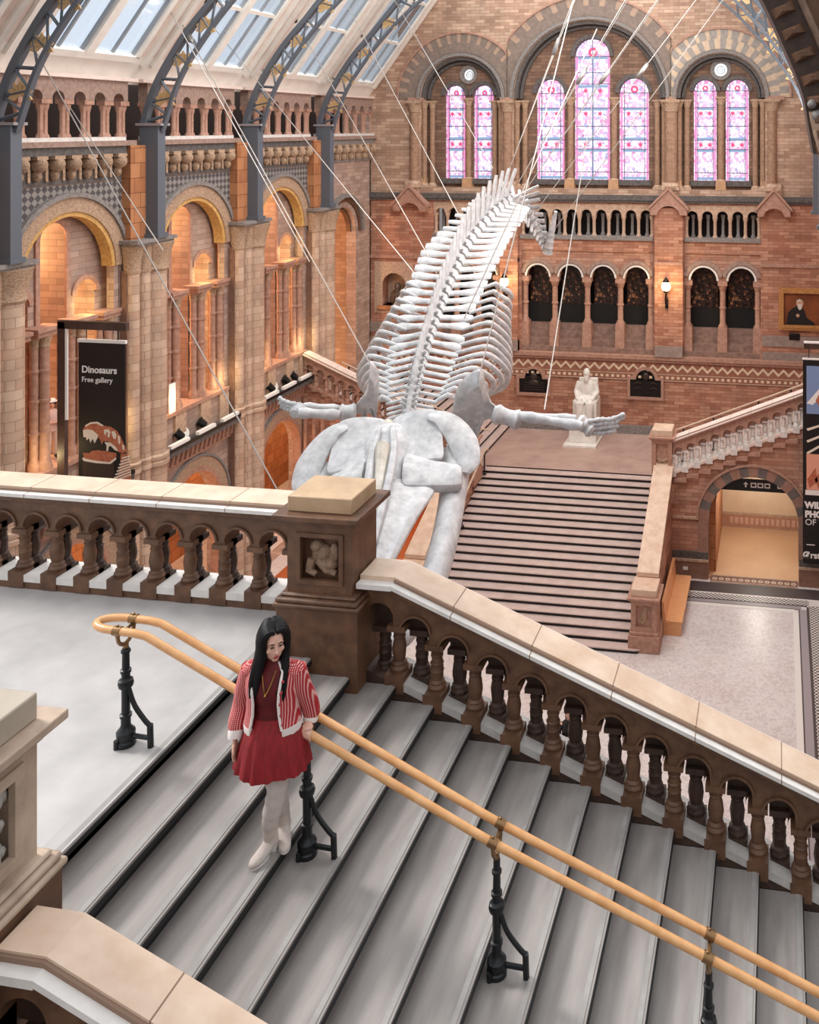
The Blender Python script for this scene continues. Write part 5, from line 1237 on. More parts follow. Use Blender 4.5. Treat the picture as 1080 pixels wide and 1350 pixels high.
# ================================================================ things in the hall
# ---- white marble statue
sb = atZ(779, 575, ZL)
sx, sy = sb.x, 37.3
sx = atY(773, 520, 37.3).x
st_ = thing('statue', 'white marble statue of a seated bearded man on a plinth by the far wall', 'statue', (sx, sy, ZL))
MB().box(sx - .78, sx + .6, sy - .95, sy + .8, ZL, ZL + .1).out('base_slab', M['marble'], st_, bevel=.01)
MB().box(sx - .62, sx + .55, sy - .6, sy + .75, ZL + .1, ZL + .75, .03, .03).out('plinth', M['marble'], st_, bevel=.02)
b0 = ZL + .75
MB().box(sx - .45, sx + .45, sy - .1, sy + .6, b0, b0 + .85).box(sx - .45, sx + .45, sy + .42, sy + .62, b0 + .8, b0 + 1.75, .05).box(sx - .5, sx - .36, sy - .35, sy + .55, b0, b0 + 1.0).box(sx + .36, sx + .5, sy - .35, sy + .55, b0, b0 + 1.0).out('chair', M['marble'], st_, bevel=.03)
mb = MB()
mb.ell((sx, sy + .2, b0 + 1.35), (.36, .26, .5), 14, 10); mb.ell((sx, sy + .15, b0 + .95), (.36, .34, .25), 12, 8)
mb.ell((sx, sy + .1, b0 + 2.05), (.15, .17, .21), 12, 10); mb.tube([(sx, sy + .15, b0 + 1.7), (sx, sy + .1, b0 + 1.95)], [.13, .1], 10)
mb.ell((sx, sy - .02, b0 + 1.84), (.11, .09, .2), 10, 8)                   # beard
mb.ell((sx, sy - .07, b0 + 2.05), (.028, .05, .05), 8, 6)                  # nose
for s in (-1, 1):
    mb.tube([(sx + s * .3, sy + .2, b0 + 1.65), (sx + s * .43, sy + .1, b0 + 1.25), (sx + s * .3, sy - .25, b0 + 1.05), (sx + s * .12, sy - .35, b0 + 1.02)], [.15, .13, .1, .08], 10)
    mb.tube([(sx + s * .2, sy + .1, b0 + .9), (sx + s * .22, sy - .42, b0 + .86), (sx + s * .2, sy - .46, b0 + .3), (sx + s * .2, sy - .5, b0 + .06)], [.2, .19, .15, .13], 12)
    mb.ell((sx + s * .2, sy - .58, b0 + .06), (.1, .2, .08), 10, 6)
    for q in range(3): mb.tube([(sx + s * (.05 + q * .13), sy - .3, b0 + .8), (sx + s * (.06 + q * .13), sy - .5, b0 + .1)], [.05, .07], 6)
o = mb.out('seated_figure', M['marble'], st_)
md = o.modifiers.new('remesh', 'REMESH'); md.mode = 'VOXEL'; md.voxel_size = .03; md.use_smooth_shade = True
# ---- bronze plaques
def plaque(x0, x1, z0, z1, label, relief):
    t = thing('plaque', label, 'plaque', ((x0 + x1) / 2, YF, z0), 'bronze plaques on the far wall')
    c = (x0 + x1) / 2; w = (x1 - x0) / 2
    def shape(k, zb): return [(c - w - k, zb), (c - w - k, z1 - .42 + k), (c - w * .62 - k, z1 - .42 + k)] + [(c - (w * .62 + k) * math.cos(math.pi * i / 12), z1 - .42 + k + (.42) * math.sin(math.pi * i / 12)) for i in range(1, 12)] + [(c + w * .62 + k, z1 - .42 + k), (c + w + k, z1 - .42 + k), (c + w + k, zb)]
    MB().plate('xz', [shape(.12, z0 - .12), shape(0, z0)], YF - .12, YF + .02).out('stone_frame', M['pink_stone'], t)
    MB().plate('xz', [shape(0, z0)], YF - .06, YF + .0).out('panel', M['bronze'], t)
    mb = MB()
    if relief:
        for s in (-1, 1):
            for q in (.38, .62): mb.tube([(c + s * w * .75, YF - .07, z0 + q * .9), (c + s * w * .5, YF - .08, z0 + q * .9 + .06), (c + s * w * .25, YF - .07, z0 + q * .9)], [.02, .035, .015], 6)
        mb.ell((c, YF - .06, z1 - .3), (.14, .04, .16), 10, 6)
    else:
        mb.ell((c, YF - .06, z1 - .35), (.16, .05, .18), 10, 6).ell((c, YF - .06, z1 - .6), (.22, .05, .12), 10, 6)
        for q in range(4): mb.box(c - w * .7, c + w * .7, YF - .075, YF - .05, z0 + .12 + q * .1, z0 + .15 + q * .1)
    mb.out('relief', M['bronze_mid'], t)
plaque(-11.18, -9.9, 4.16, 5.2, 'dark bronze plaque left of the marble statue', False)
plaque(-6.28, -4.95, 4.2, 5.36, 'dark bronze plaque with relief right of the marble statue', True)
# ---- wall lamps
def sconce(x, y, z, label):
    t = thing('wall_lamp', label, 'lamp', (x, y, z), 'lit wall lamps')
    MB().tube([(x, y, z - .75), (x, y - .22, z - .7), (x, y - .3, z - .45), (x, y - .3, z - .2)], [.05, .06, .05, .04], 8).lathe(x, y - .3, [(.02, z - .28), (.13, z - .2), (.15, z - .15)], 10).box(x - .06, x + .06, y - .05, y, z - .95, z - .55).out('bracket', M['bronze'], t)
    MB().ell((x, y - .3, z + .02), (.19, .19, .22), 14, 10).out('globe', M['globe'], t)
    MB().lathe(x, y - .3, [(.16, z + .2), (.1, z + .3), (.02, z + .42)], 10).out('cap', M['bronze'], t)
    l = bpy.data.lights.new('lamp_glow', 'POINT'); l.energy = 60; l.color = (1, .72, .38); l.shadow_soft_size = .2
    lo = bpy.data.objects.new('lamp_glow', l); COL.objects.link(lo); lo.location = (x, y - .75, z + .05)
sconce(-11.72, YF - .25, 9.0, 'lit wall lamp left of the dark arcade, beside the ribs'); sconce(-4.68, YF - .25, 9.0, 'lit wall lamp between the two dark arcades')
# ---- framed portrait
pt = thing('painting', 'gilt framed oil portrait of a dark-coated man at the right edge of the far wall', 'painting', (1.05, YF, 7.3))
MB().plate('xz', [rect(.0, 2.0, 7.28, 9.02), rect(.16, 1.84, 7.45, 8.86)], YF - .16, YF).plate('xz', [rect(.1, 1.9, 7.38, 8.92), rect(.2, 1.8, 7.49, 8.82)], YF - .2, YF - .1).out('frame', M['gilt'], pt)
MB().box(.1, 1.9, YF - .07, YF - .01, 7.4, 8.9).out('canvas', M['canvas'], pt)
y = YF - .075
MB().plate('xz', [[(.3, 7.5), (.38, 8.0), (.6, 8.2), (.78, 8.28), (.95, 8.24), (1.05, 8.1), (1.15, 7.8), (1.45, 7.6), (1.5, 7.5)]], y, y + .01).out('painted_coat', M['coat'], pt)
MB().plate('xz', [circle(.86, 8.4, .15)], y - .004, y + .006).plate('xz', [circle(.78, 7.88, .07)], y - .004, y + .006).out('painted_face', M['face_paint'], pt)
MB().plate('xz', [[(.76, 8.36), (.96, 8.36), (.94, 8.18), (.86, 8.1), (.78, 8.2)]], y - .008, y).plate('xz', [[(.74, 8.42), (.74, 8.52), (.86, 8.57), (.98, 8.5), (.9, 8.5), (.8, 8.48)]], y - .008, y).out('painted_beard', M['beard_paint'], pt)
MB().box(.42, .86, YF - .09, YF, 6.85, 7.12).out('wall_sign', M['bronze'], org=(.64, YF, 6.85), label='small dark sign under the framed portrait', cat='sign', bevel=.02)
# ---- niche with a bust
struct(MB().plate('xz', [rect(-17.9, -16.1, 7.4, 9.7), arch(-16.98, .55, 7.75, 8.65)], YF - .05, YF).box(-17.6, -16.36, YF + .6, YF + .7, 7.6, 9.4), 'trim_', [M['buff']])
struct(MB().box(-17.7, -16.25, YF - .2, YF + .6, 7.6, 7.75), 'trim_', M['orange_stone'])
bu = thing('bust', 'dark bronze bust standing in the wall niche left of the whale', 'bust', (-16.9, YF + .25, 7.75))
mb = MB(); mb.ell((-16.9, YF + .25, 8.1), (.36, .24, .34), 12, 10).ell((-16.9, YF + .2, 8.55), (.15, .17, .21), 12, 10).tube([(-16.9, YF + .25, 8.25), (-16.9, YF + .2, 8.5)], [.14, .1], 8).ell((-16.9, YF + .03, 8.54), (.03, .05, .05), 6, 5).ell((-16.9, YF + .1, 8.38), (.1, .08, .12), 8, 6).ell((-17.12, YF + .12, 8.0), (.14, .1, .2), 8, 6)
o = mb.out('figure', stone('bronze_figure', '3A2E28', '6E5A4C', 4., .4), bu); md = o.modifiers.new('remesh', 'REMESH'); md.mode = 'VOXEL'; md.voxel_size = .03
MB().box(-17.12, -16.68, YF + .08, YF + .42, 7.75, 7.86).out('socle', M['bronze'], bu)
# ---- bench
bn = thing('bench', 'orange wooden bench with backrest beside the main stair parapet', 'bench', (-3.35, 28.9, 0))
bx0, by0, by1 = -3.56, 27.95, 30.9
for a, b in ((by0, (by0 + by1) / 2 - .01), ((by0 + by1) / 2 + .01, by1)):
    MB().box(bx0, bx0 + .62, a, b, .36, .45).out('seat', M['wood_bench'], bn, bevel=.015)
    MB().hexa([(bx0 - .0, a, .45), (bx0 + .1, a, .45), (bx0 + .1, b, .45), (bx0, b, .45), (bx0 - .03, a, 1.02), (bx0 + .05, a, 1.02), (bx0 + .05, b, 1.02), (bx0 - .03, b, 1.02)]).out('backrest', M['wood_bench'], bn, bevel=.01)
for y in (by0 + .05, (by0 + by1) / 2, by1 - .05): MB().box(bx0 + .03, bx0 + .58, y - .05, y + .05, 0, .36).out('leg', M['wood_bench'], bn)
# ---- banners
def textmesh(s, size, ax, y, z, name, mat, parent, bold=0.):
    c = bpy.data.curves.new(name, 'FONT'); c.body = s; c.size = size; c.extrude = .003; c.offset = bold
    o = bpy.data.objects.new(name, c); COL.objects.link(o)
    me = bpy.data.meshes.new_from_object(o.evaluated_get(bpy.context.evaluated_depsgraph_get())); COL.objects.unlink(o); bpy.data.objects.remove(o)
    mb = MB(); mb.add([(ax + v.co.x, y - v.co.z, z + v.co.y) for v in me.vertices], [list(p.vertices) for p in me.polygons])
    r = mb.out(name, mat, parent, smooth=False); return r
YB_ = 20.0
bl = thing('banner', 'black dinosaur banner hanging from a dark stand in front of the left arcade', 'banner', (-17.47, YB_, 0))
MB().box(-17.58, -17.38, YB_ - .06, YB_ + .06, 0, 10.9).box(-17.58, -15.7, YB_ - .06, YB_ + .06, 10.74, 10.94).out('stand', stone('dark_stand', '3B2A22', '55403A', 2., .5), bl)
MB().box(-17.36, -17.3, YB_ - .065, YB_ - .02, 8.5, 10.74).out('light_strip', M['white'], bl)
bx1, bx2 = -17.02, -15.76
MB().box(bx1, bx2, YB_ - .02, YB_ + .02, 6.0, 10.42).out('banner_cloth', M['black'], bl)
MB().box(bx1 - .03, bx2 + .03, YB_ - .03, YB_ + .03, 10.42, 10.5).out('top_rail', M['white'], bl)
MB().tube([(bx1 + .2, YB_, 10.5), (bx1 + .2, YB_, 10.75)], .012, 5).tube([(bx2 - .2, YB_, 10.5), (bx2 - .2, YB_, 10.75)], .012, 5).out('hanger', M['black_iron'], bl)
yy = YB_ - .024
def bp(x, y): # picture of the banner, measured in a 514-wide enlargement starting at (100, 430)
    p = atY(100 + x / 6.43, 430 + y / 6.43, YB_); return (p.x, p.z)
textmesh('Dinosaurs', .235, bp(55, 0)[0], yy, bp(0, 386)[1], 'title_lettering', M['white'], bl, .006)
textmesh('Free gallery', .18, bp(55, 0)[0], yy, bp(0, 465)[1], 'subtitle_lettering', M['white'], bl, .002)
def poly(px, mat, name, lift=0.): return MB().plate('xz', [[bp(*p) for p in px]], yy - lift, yy + .01).out(name, mat, bl, smooth=False)
poly([(62, 1150), (330, 1150), (330, 1330), (58, 1330)], M['dusk_print'], 'printed_shade')
poly([(65, 880), (85, 840), (130, 815), (190, 810), (240, 840), (300, 850), (350, 880), (385, 930), (410, 990), (432, 1060), (400, 1075), (360, 1060), (330, 1010), (280, 975), (240, 970), (225, 1000), (215, 960), (190, 930), (160, 930), (100, 920), (70, 920)], M['rust'], 'printed_skull', .002)
poly([(65, 1070), (120, 1075), (140, 1055), (200, 1050), (280, 1060), (350, 1075), (345, 1130), (290, 1160), (180, 1148), (80, 1130)], M['rust'], 'printed_jaw', .002)
for k, px in enumerate(([(68, 880), (100, 870), (150, 880), (195, 920), (190, 945), (165, 990), (150, 950), (130, 985), (118, 945), (100, 965), (90, 935), (72, 940)], [(85, 838), (130, 812), (190, 807), (240, 838), (230, 846), (180, 822), (130, 826), (95, 850)], [(65, 1110), (90, 1120), (180, 1138), (290, 1150), (345, 1110), (350, 1125), (300, 1165), (180, 1158), (75, 1140), (62, 1125)],
        [(245, 875), (285, 870), (300, 895), (290, 940), (275, 935), (280, 900), (262, 895), (262, 925), (248, 910)], [(310, 890), (335, 885), (350, 920), (345, 955), (325, 950), (315, 920)], [(250, 980), (300, 985), (345, 1020), (365, 1055), (340, 1050), (300, 1010), (285, 1020), (280, 1055), (265, 1055), (268, 1010)], [(360, 920), (380, 935), (385, 985), (370, 1000)], [(400, 1000), (418, 1010), (415, 1050), (402, 1040)])):
    poly(px, M['bone_print'], 'printed_bone', .004)
poly([(385, 1080), (440, 1080), (462, 1160), (474, 1330), (305, 1330), (365, 1262), (385, 1180)], M['rust'], 'printed_neck', .002)
for k in range(8):
    a, b = lerp(345, 385, 1 - k / 8), 1130 + k * 26
    poly([(395 - k * 11, 1110 + k * 28), (452 + k * 2.5, 1095 + k * 22), (456 + k * 2.5, 1106 + k * 22), (400 - k * 11, 1122 + k * 28)], M['bone_print'], 'printed_stripe', .004)
# right banner, on the face of the archway wall
YC_ = YA - .25
br_ = thing('banner', 'tall black photography exhibition banner cut by the right picture edge', 'banner', (2.2, YC_, 0))
q0 = atY(1060, 452, YC_); q1 = atY(1060.5, 474, YC_); q2 = atY(1057, 742, YC_)
xl = (q1.x + q2.x) / 2; xr = xl + 2.3; zb, zt = q2.z, q1.z
MB().box(xl, xr, YC_ - .02, YC_ + .02, zb, zt).out('banner_cloth', M['black'], br_)
MB().box(q0.x, xr + .3, YC_ - .06, YC_ + .06, q0.z - .18, q0.z).box(xr + .1, xr + .28, YC_ - .06, YC_ + .06, 0, q0.z).out('stand', bpy.data.materials['dark_stand'], br_)
MB().box(q0.x, xr + .3, YC_ - .07, YC_ + .07, q0.z, q0.z + .05).box(xl - .02, xr + .02, YC_ - .03, YC_ + .03, zt, zt + .06).out('top_rail', M['white'], br_)
MB().tube([(xl + .2, YC_, zt), (xl + .2, YC_, q0.z - .1)], .015, 5).tube([(xr - .2, YC_, zt), (xr - .2, YC_, q0.z - .1)], .015, 5).out('hanger', M['black_iron'], br_)
yb = YC_ - .024
def rp(u, v): p = atY(u, v, YC_); return (p.x, p.z)
def rpoly(px, mat, name, lift=0.): return MB().plate('xz', [px], yb - lift, yb + .01).out(name, mat, br_, smooth=False)
xi = xl + .12; za, zc, zd, ze = rp(0 + 1064, 482)[1], rp(1064, 545)[1], rp(1064, 598)[1], rp(1064, 645)[1]
rpoly(rect(xi, xr - .12, zc, za), M['sky_paint'], 'printed_sky'); rpoly(rect(xi, xr - .12, ze, zd), M['peach_print'], 'printed_ground')
rpoly([(xi, zc + .35), (xi + .5, zc + .95), (xi + 1.2, za - .25), (xi + 1.2, za - .45), (xi + .6, zc + .7), (xi + .2, zc + .3)], M['white'], 'printed_feathers', .003)
rpoly([(xi + .5, zc + .15), (xi + .3, zc + .45), (xi + .45, zc + .75), (xi + .8, zc + .8), (xi + .9, zc + .4)], M['rust'], 'printed_head', .004)
for k in range(3): rpoly([(xi, zd + .05 + k * .4), (xi + .4 + .2 * k, zd + .3 + k * .42), (xi + .45 + .2 * k, zd + .25 + k * .42), (xi + .04, zd - .02 + k * .4)], M['bone_print'], 'printed_quill', .004)
for k in range(4): rpoly([(xi + .1 + k * .3, ze + .05), (xi + .02 + k * .25, ze + .35), (xi + .3 + k * .3, ze + .75 + .1 * (k % 2)), (xi + .38 + k * .3, ze + .3)], M['rust'], 'printed_petal', .004)
rpoly(rect(xi - .04, xr - .1, rp(1064, 652)[1], ze - .01), M['white'], 'printed_line', .003)
sz = .5
for s, v, b in (('WILDLIFE', 671, .018), ('PHOTOGRAPHER', 683, .018), ('OF THE YEAR', 693.5, 0)): textmesh(s, .29, xi - .05, yb, rp(1064, v - 2)[1], 'lettering', M['white'], br_, b)
rpoly(rect(xi, xi + .28, rp(1064, 718)[1], rp(1064, 717)[1]), M['white'], 'printed_dash', .003)
textmesh('\u00d8rsted', .3, xi - .12, yb, rp(1064, 735)[1], 'lettering', M['white'], br_, .01)
# ---- small white notice standing in the second lit arch, and a pale figure display behind the first
n0 = atX_ = None
MB().box(-18.05, -18.01, 24.72, 25.0, 7.12, 8.0).out('notice_board', M['white'], org=(-18.03, 24.85, 7.12), label='small white notice board among the colonnettes of the second lit arch', cat='sign')
# ---- big carved transverse arch at the upper right
ar = thing('carved_arch', 'dark carved stone arch rib cutting across the top right corner', 'arch', (.6, 12, 15.2))
AX = [(.42, 15.35), (.36, 15.7), (.27, 16.17), (.03, 16.77), (-.24, 17.36), (-.62, 18.05), (-1.2, 18.9), (-2.0, 19.8)]
AS = spline([(x, 0, z) for x, z in AX], 30)
def offs(k):
    R = []
    for i, p in enumerate(AS):
        t = (AS[min(i + 1, 29)] - AS[max(i - 1, 0)]).normalized(); R.append((p.x + t.z * k, p.z - t.x * k))
    return R
def band(k0, k1, y0, y1): 
    a, b = offs(k0), offs(k1); return MB().loft([[(p[0], y0, p[1]), (q[0], y0, q[1]), (q[0], y1, q[1]), (p[0], y1, p[1])] for p, q in zip(a, b)])
band(.02, .5, 11.9, 12.9).out('soffit', M['brown_dark'], ar)
band(.42, .5, 11.86, 11.9).out('fillet', M['brown'], ar)
mb = MB()
mb.tube([(x, 11.88, z) for x, z in offs(.46)], .05, 8)
mb.out('roll_moulding', stone('arch_roll', '6A5140', '8E7260', 6., .6), ar)
band(.5, 2.6, 11.9, 12.9).out('spandrel', stone('arch_spandrel', '4A3222', '6B4A34', 4., .7), ar)
a, b = offs(.06), offs(.36)
for i in range(1, 29, 2):
    p, q = Vector((a[i][0], 11.9, a[i][1])), Vector((b[i][0], 11.9, b[i][1])); t = (AS[i + 1] - AS[i - 1]).normalized()
    mb = MB(); c = p.lerp(q, .5)
    mb.hexa([p - t * .07, q - t * .07, q + t * .07, p + t * .07, c - t * .03 + Vector((-.03, -.13, 0)), c - t * .03 + Vector((.03, -.13, 0)), c + t * .03 + Vector((.03, -.13, 0)), c + t * .03 + Vector((-.03, -.13, 0))])
    mb.out('dogtooth', M['brown'], ar)
mb = MB(); mb.ell((.42, 11.85, 16.0), (.06, .08, .06), 12, 8).ell((.56, 11.85, 16.03), (.05, .08, .07), 10, 8).ell((.5, 11.9, 15.85), (.1, .1, .08), 10, 8)
mb.out('carved_ball', M['grey_stone'], ar)
MB().loft([[(x0_, 11.85, z), (1.4, 11.85, z), (1.4, 12.9, z), (x0_, 12.9, z)] for x0_, z in ((.38, 15.9), (.4, 15.78), (.44, 15.6), (.5, 15.4), (.58, 15.2), (.75, 14.9), (1.0, 14.6))]).out('corbel', M['buff'], ar)
struct(MB().box(1.0, 2.4, 11.9, 13.5, 0, 17.6), 'wall_right', M['brown'])
# ================================================================ the woman on the stairs
PS = .965
PB = Vector((-3.47, 5.85, L0 - 3 * RISE))
RZ_ = Matrix.Rotation(math.radians(8), 3, 'Z')
def W(x, y=None, z=None):
    p = Vector(x) if y is None else Vector((x, y, z))
    return PB + RZ_ @ p * PS
pn = thing('person', 'woman in red and white striped cardigan, red dress and beige boots walking down the stairs', 'person', tuple(PB))
HC = Vector((.015, -.03, 1.51)); HR = Matrix.Rotation(math.radians(36), 3, 'Z') @ Matrix.Rotation(math.radians(8), 3, 'X')
def H(x, y, z): return W(HC + HR @ Vector((x, y, z)))       # head frame, face towards -y
bd = MB()
rotH = RZ_ @ HR
bd.ell(H(0, .012, .03), (.073, .092, .092), 20, 14, rotH).ell(H(0, -.022, -.04), (.058, .066, .074), 18, 12, rotH).ell(H(0, -.062, -.088), (.026, .024, .022), 12, 8, rotH)
bd.tube([H(0, -.083, .02), H(0, -.094, -.01), H(0, -.104, -.03)], [.008, .011, .015], 10).ell(H(0, -.092, -.033), (.018, .012, .01), 10, 6, rotH)
for s in (-1, 1):
    bd.ell(H(s * .038, -.062, -.022), (.024, .02, .024), 10, 8, rotH)          # cheeks
    bd.ell(H(s * .072, .012, .0), (.01, .02, .03), 8, 8, rotH)                  # ears
    bd.ell(H(s * .03, -.076, .036), (.025, .012, .008), 8, 6, rotH)             # brow ridge
bd.ell(H(0, -.082, -.058), (.024, .012, .008), 10, 6, rotH).ell(H(0, -.08, -.068), (.02, .012, .008), 10, 6, rotH)
bd.tube([W(0, .0, 1.3), W(.0, -.0, 1.38), H(0, .015, -.06)], [.058, .05, .05], 14)
def ering(z, a, b, cx=0., cy=0., n=24): return [W(cx + a * math.cos(2 * math.pi * j / n), cy + b * math.sin(2 * math.pi * j / n), z) for j in range(n)]
bd.loft([ering(z, a, b, 0, cy) for z, a, b, cy in ((.80, .12, .10, 0), (.88, .165, .115, .01), (.96, .145, .1, .0), (1.05, .12, .09, -.005), (1.15, .135, .1, -.01), (1.24, .155, .105, -.005), (1.31, .15, .085, .005), (1.35, .09, .065, .005))])
ARM = {-1: [(-.16, .005, 1.3), (-.21, .03, 1.16), (-.245, .05, 1.02), (-.258, .0, .92), (-.255, -.04, .83)], 1: [(.165, .005, 1.3), (.196, .03, 1.16), (.222, .09, 1.02), (.232, .12, .92), (.23, .1, .86)]}
for s in (-1, 1):
    bd.ell(W(s * .158, .005, 1.295), (.056, .055, .055), 12, 8)
    bd.tube([W(p) for p in spline(ARM[s], 14)], [lerp(.05, .026, k / 13) for k in range(14)], 12)
# relaxed hand with slightly curled fingers (her right)
def fingers(base, dirs, lens, curl, r=.0085):
    for b, d, l in zip(base, dirs, lens):
        p = Vector(b); d = Vector(d).normalized(); c = Vector(curl); P = [p]
        for k in range(3): P.append(P[-1] + d * l * (.42, .33, .25)[k]); d = (d + c * (.35 + .2 * k)).normalized()
        bd.tube([W(q) for q in P], [r * 1.1, r, r * .92, r * .75], 8); bd.ell(W(P[-1]), r * .8, 6, 5)
bd.loft([[W(-.255 + dx * .9 - .0, -.045 + w * math.sin(2 * math.pi * j / 12) * 1. - k, z + 0) if False else W(-.252 + .013 * math.cos(2 * math.pi * j / 12), -.045 - k + w * math.sin(2 * math.pi * j / 12), z) for j in range(12)] for z, w, k, dx in ((.845, .024, 0, 0), (.81, .034, .006, 0), (.765, .04, .012, 0), (.745, .036, .014, 0))])
fingers([(-.25, -.059 + q * .0205 - .03, .755) for q in range(4)], [(.02, -.06 + .04 * q, -1) for q in range(4)], (.068, .078, .074, .058), (.3, 0, .05))
fingers([(-.245, -.085, .80)], [(.1, -.5, -.85)], (.058,), (.2, .2, -.1), .0098)
# hand closed over the near rail (her left)
rp_ = Vector((-3.25, rail_y(-3.25) - .085, railz(-3.25))); hl = RZ_.inverted() @ (rp_ - PB) / PS
sl_ = Vector((1, 0, -.393)).normalized(); sl_ = RZ_.inverted() @ sl_
wr = Vector(ARM[1][-1]); top = hl + Vector((0, .0, .04))
bd.tube([W(wr), W(wr.lerp(top, .5) + Vector((0, 0, .012))), W(top)], [.026, .03, .032], 12, flat=.62)
bd.ell(W(top), (.042, .036, .016), 12, 8)
for q in range(4):
    o_ = sl_ * (-.033 + .022 * q); P = []
    for k in range(6):
        a = math.radians(75 - k * 42); P.append(W(hl + o_ + Vector((0, -.038 * math.cos(a) if k else 0., .038 * math.sin(a)))))
    bd.tube(P, [.0095, .0095, .009, .0085, .008, .007], 8)
P = [W(hl + sl_ * -.03 + Vector((-.01, .02, .035))), W(hl + sl_ * -.05 + Vector((0, .036, .01))), W(hl + sl_ * -.045 + Vector((0, .032, -.02)))]
bd.tube(P, [.011, .0105, .008], 8)
LEG = {1: [(.085, 0, .86), (.07, -.02, .64), (.045, -.05, .44), (.0, -.04, .24), (-.005, -.03, .09)], -1: [(-.085, .01, .86), (-.06, .03, .64), (-.01, .06, .44), (.015, .1, .24), (.035, .12, .09)]}
for s in (-1, 1): bd.tube([W(p) for p in spline(LEG[s], 16)], [interp([(0, .088), (.28, .072), (.5, .052), (.65, .052), (1, .036)], k / 15) for k in range(16)], 14)
o = bd.out('body', M['skin'], pn); o.name = 'body'
md = o.modifiers.new('remesh', 'REMESH'); md.mode = 'VOXEL'; md.voxel_size = .0055; md.use_smooth_shade = True
sm = o.modifiers.new('smooth', 'SMOOTH'); sm.iterations = 3; sm.factor = .5
# face details
mb = MB()
for s in (-1, 1): mb.ell(H(s * .029, -.0862, .014), (.0135, .006, .0052), 10, 6, rotH)
mb.out('eyes', M['eye_dark'], pn)
mb = MB()
for s in (-1, 1): mb.tube([H(s * .014, -.0925, .038), H(s * .03, -.09, .043), H(s * .046, -.078, .038)], [.003, .004, .002], 6)
mb.out('eyebrows', M['eye_dark'], pn)
MB().ell(H(0, -.0925, -.059), (.02, .006, .0055), 10, 6, rotH).ell(H(0, -.091, -.0665), (.016, .006, .005), 10, 6, rotH).out('lips', M['lips'], pn)
# hair: locks from a middle parting
mb = MB(); rnd = random.Random(5)
mb.ell(H(0, .034, .052), (.084, .088, .092), 20, 14, rotH)
for s in (-1, 1):
    for k in range(13):
        f = k / 12                                   # 0 front .. 1 back
        py = lerp(-.06, .1, f); pz = lerp(.104, .128, min(f * 2, 1)) if f < .7 else lerp(.128, .09, (f - .7) / .3)
        a = math.radians(lerp(-28, 88, f)); ox, oy = math.cos(a) * s, math.sin(a)
        side_ = (ox * .088, .008 + oy * .1, lerp(.045, .03, f)); low = (ox * .088, .01 + oy * .098, -.07)
        P = [H(0.004 * s, py, pz), H(ox * .052, lerp(py, .01 + oy * .09, .55), pz * .93 + .006), H(*side_), H(*low)]
        q = low; c = RZ_.inverted() @ (H(*low) - PB) / PS
        fr = f < .45
        ln = lerp(.2, .26, rnd.random())
        e = Vector((c.x * (1.0 if fr else .9) + s * (.012 + .02 * rnd.random()), (-.125 if fr else lerp(-.02, .12, f)) + rnd.random() * .012, 1.40 - ln + (0 if fr else -.02)))
        if fr and s < 0: e.x -= .015
        m_ = c.lerp(e, .5) + Vector((s * .008, -.008 if fr else .01, 0))
        P += [W(m_), W(e)]
        S_ = spline(P, 16); mb.tube(S_, [interp([(0, .014), (.25, .026), (.6, .03), (.85, .024), (1, .006)], i / 15) for i in range(16)], 8)
o = mb.out('hair', M['hair'], pn)
M['hair'].node_tree.nodes['Principled BSDF'].inputs['Specular IOR Level'].default_value = .2
# dress
rows = []
for z, a, b, cy in ((1.405, .056, .056, .0), (1.385, .058, .058, 0), (1.36, .075, .066, .003), (1.335, .12, .082, .004), (1.3, .162, .1, .003), (1.24, .165, .118, -.005), (1.17, .152, .118, -.012), (1.1, .135, .105, -.008), (1.03, .13, .1, -.005), (.975, .142, .108, 0)):
    rows.append([(a, b, cy, z, 0)])
R = [ering(r[0][3], r[0][0], r[0][1], 0, r[0][2], 64) for r in rows]
MB().loft(R).out('dress', M['dress'], pn)
R = []
for z, a, b, w in ((.99, .143, .109, .0), (.955, .158, .122, .004), (.9, .19, .15, .009), (.82, .22, .175, .013), (.73, .243, .197, .018), (.655, .262, .212, .024), (.62, .268, .218, .028), (.625, .26, .21, .028), (.7, .23, .185, .018), (.86, .18, .14, .008)):
    ring = []
    for j in range(96):
        an = 2 * math.pi * j / 96; q = 1 + w * 4 * (.6 * math.sin(an * 17) + .4 * math.sin(an * 29 + z * 6)) * .5
        ring.append(W(a * q * math.cos(an), b * q * math.sin(an), z + w * .35 * math.sin(an * 5 + 1)))
    R.append(ring)
MB().loft(R, cap=False).out('skirt', M['skirt'], pn)
mb = MB(); mb.tube([W(p) for p in spline([(-.045, -.085, 1.345), (-.015, -.125, 1.24), (.0, -.132, 1.19), (.03, -.126, 1.24), (.06, -.09, 1.34)], 16)], .0035, 6); mb.ell(W(0, -.136, 1.185), .008, 8, 6)
mb.out('necklace', M['gold'], pn)
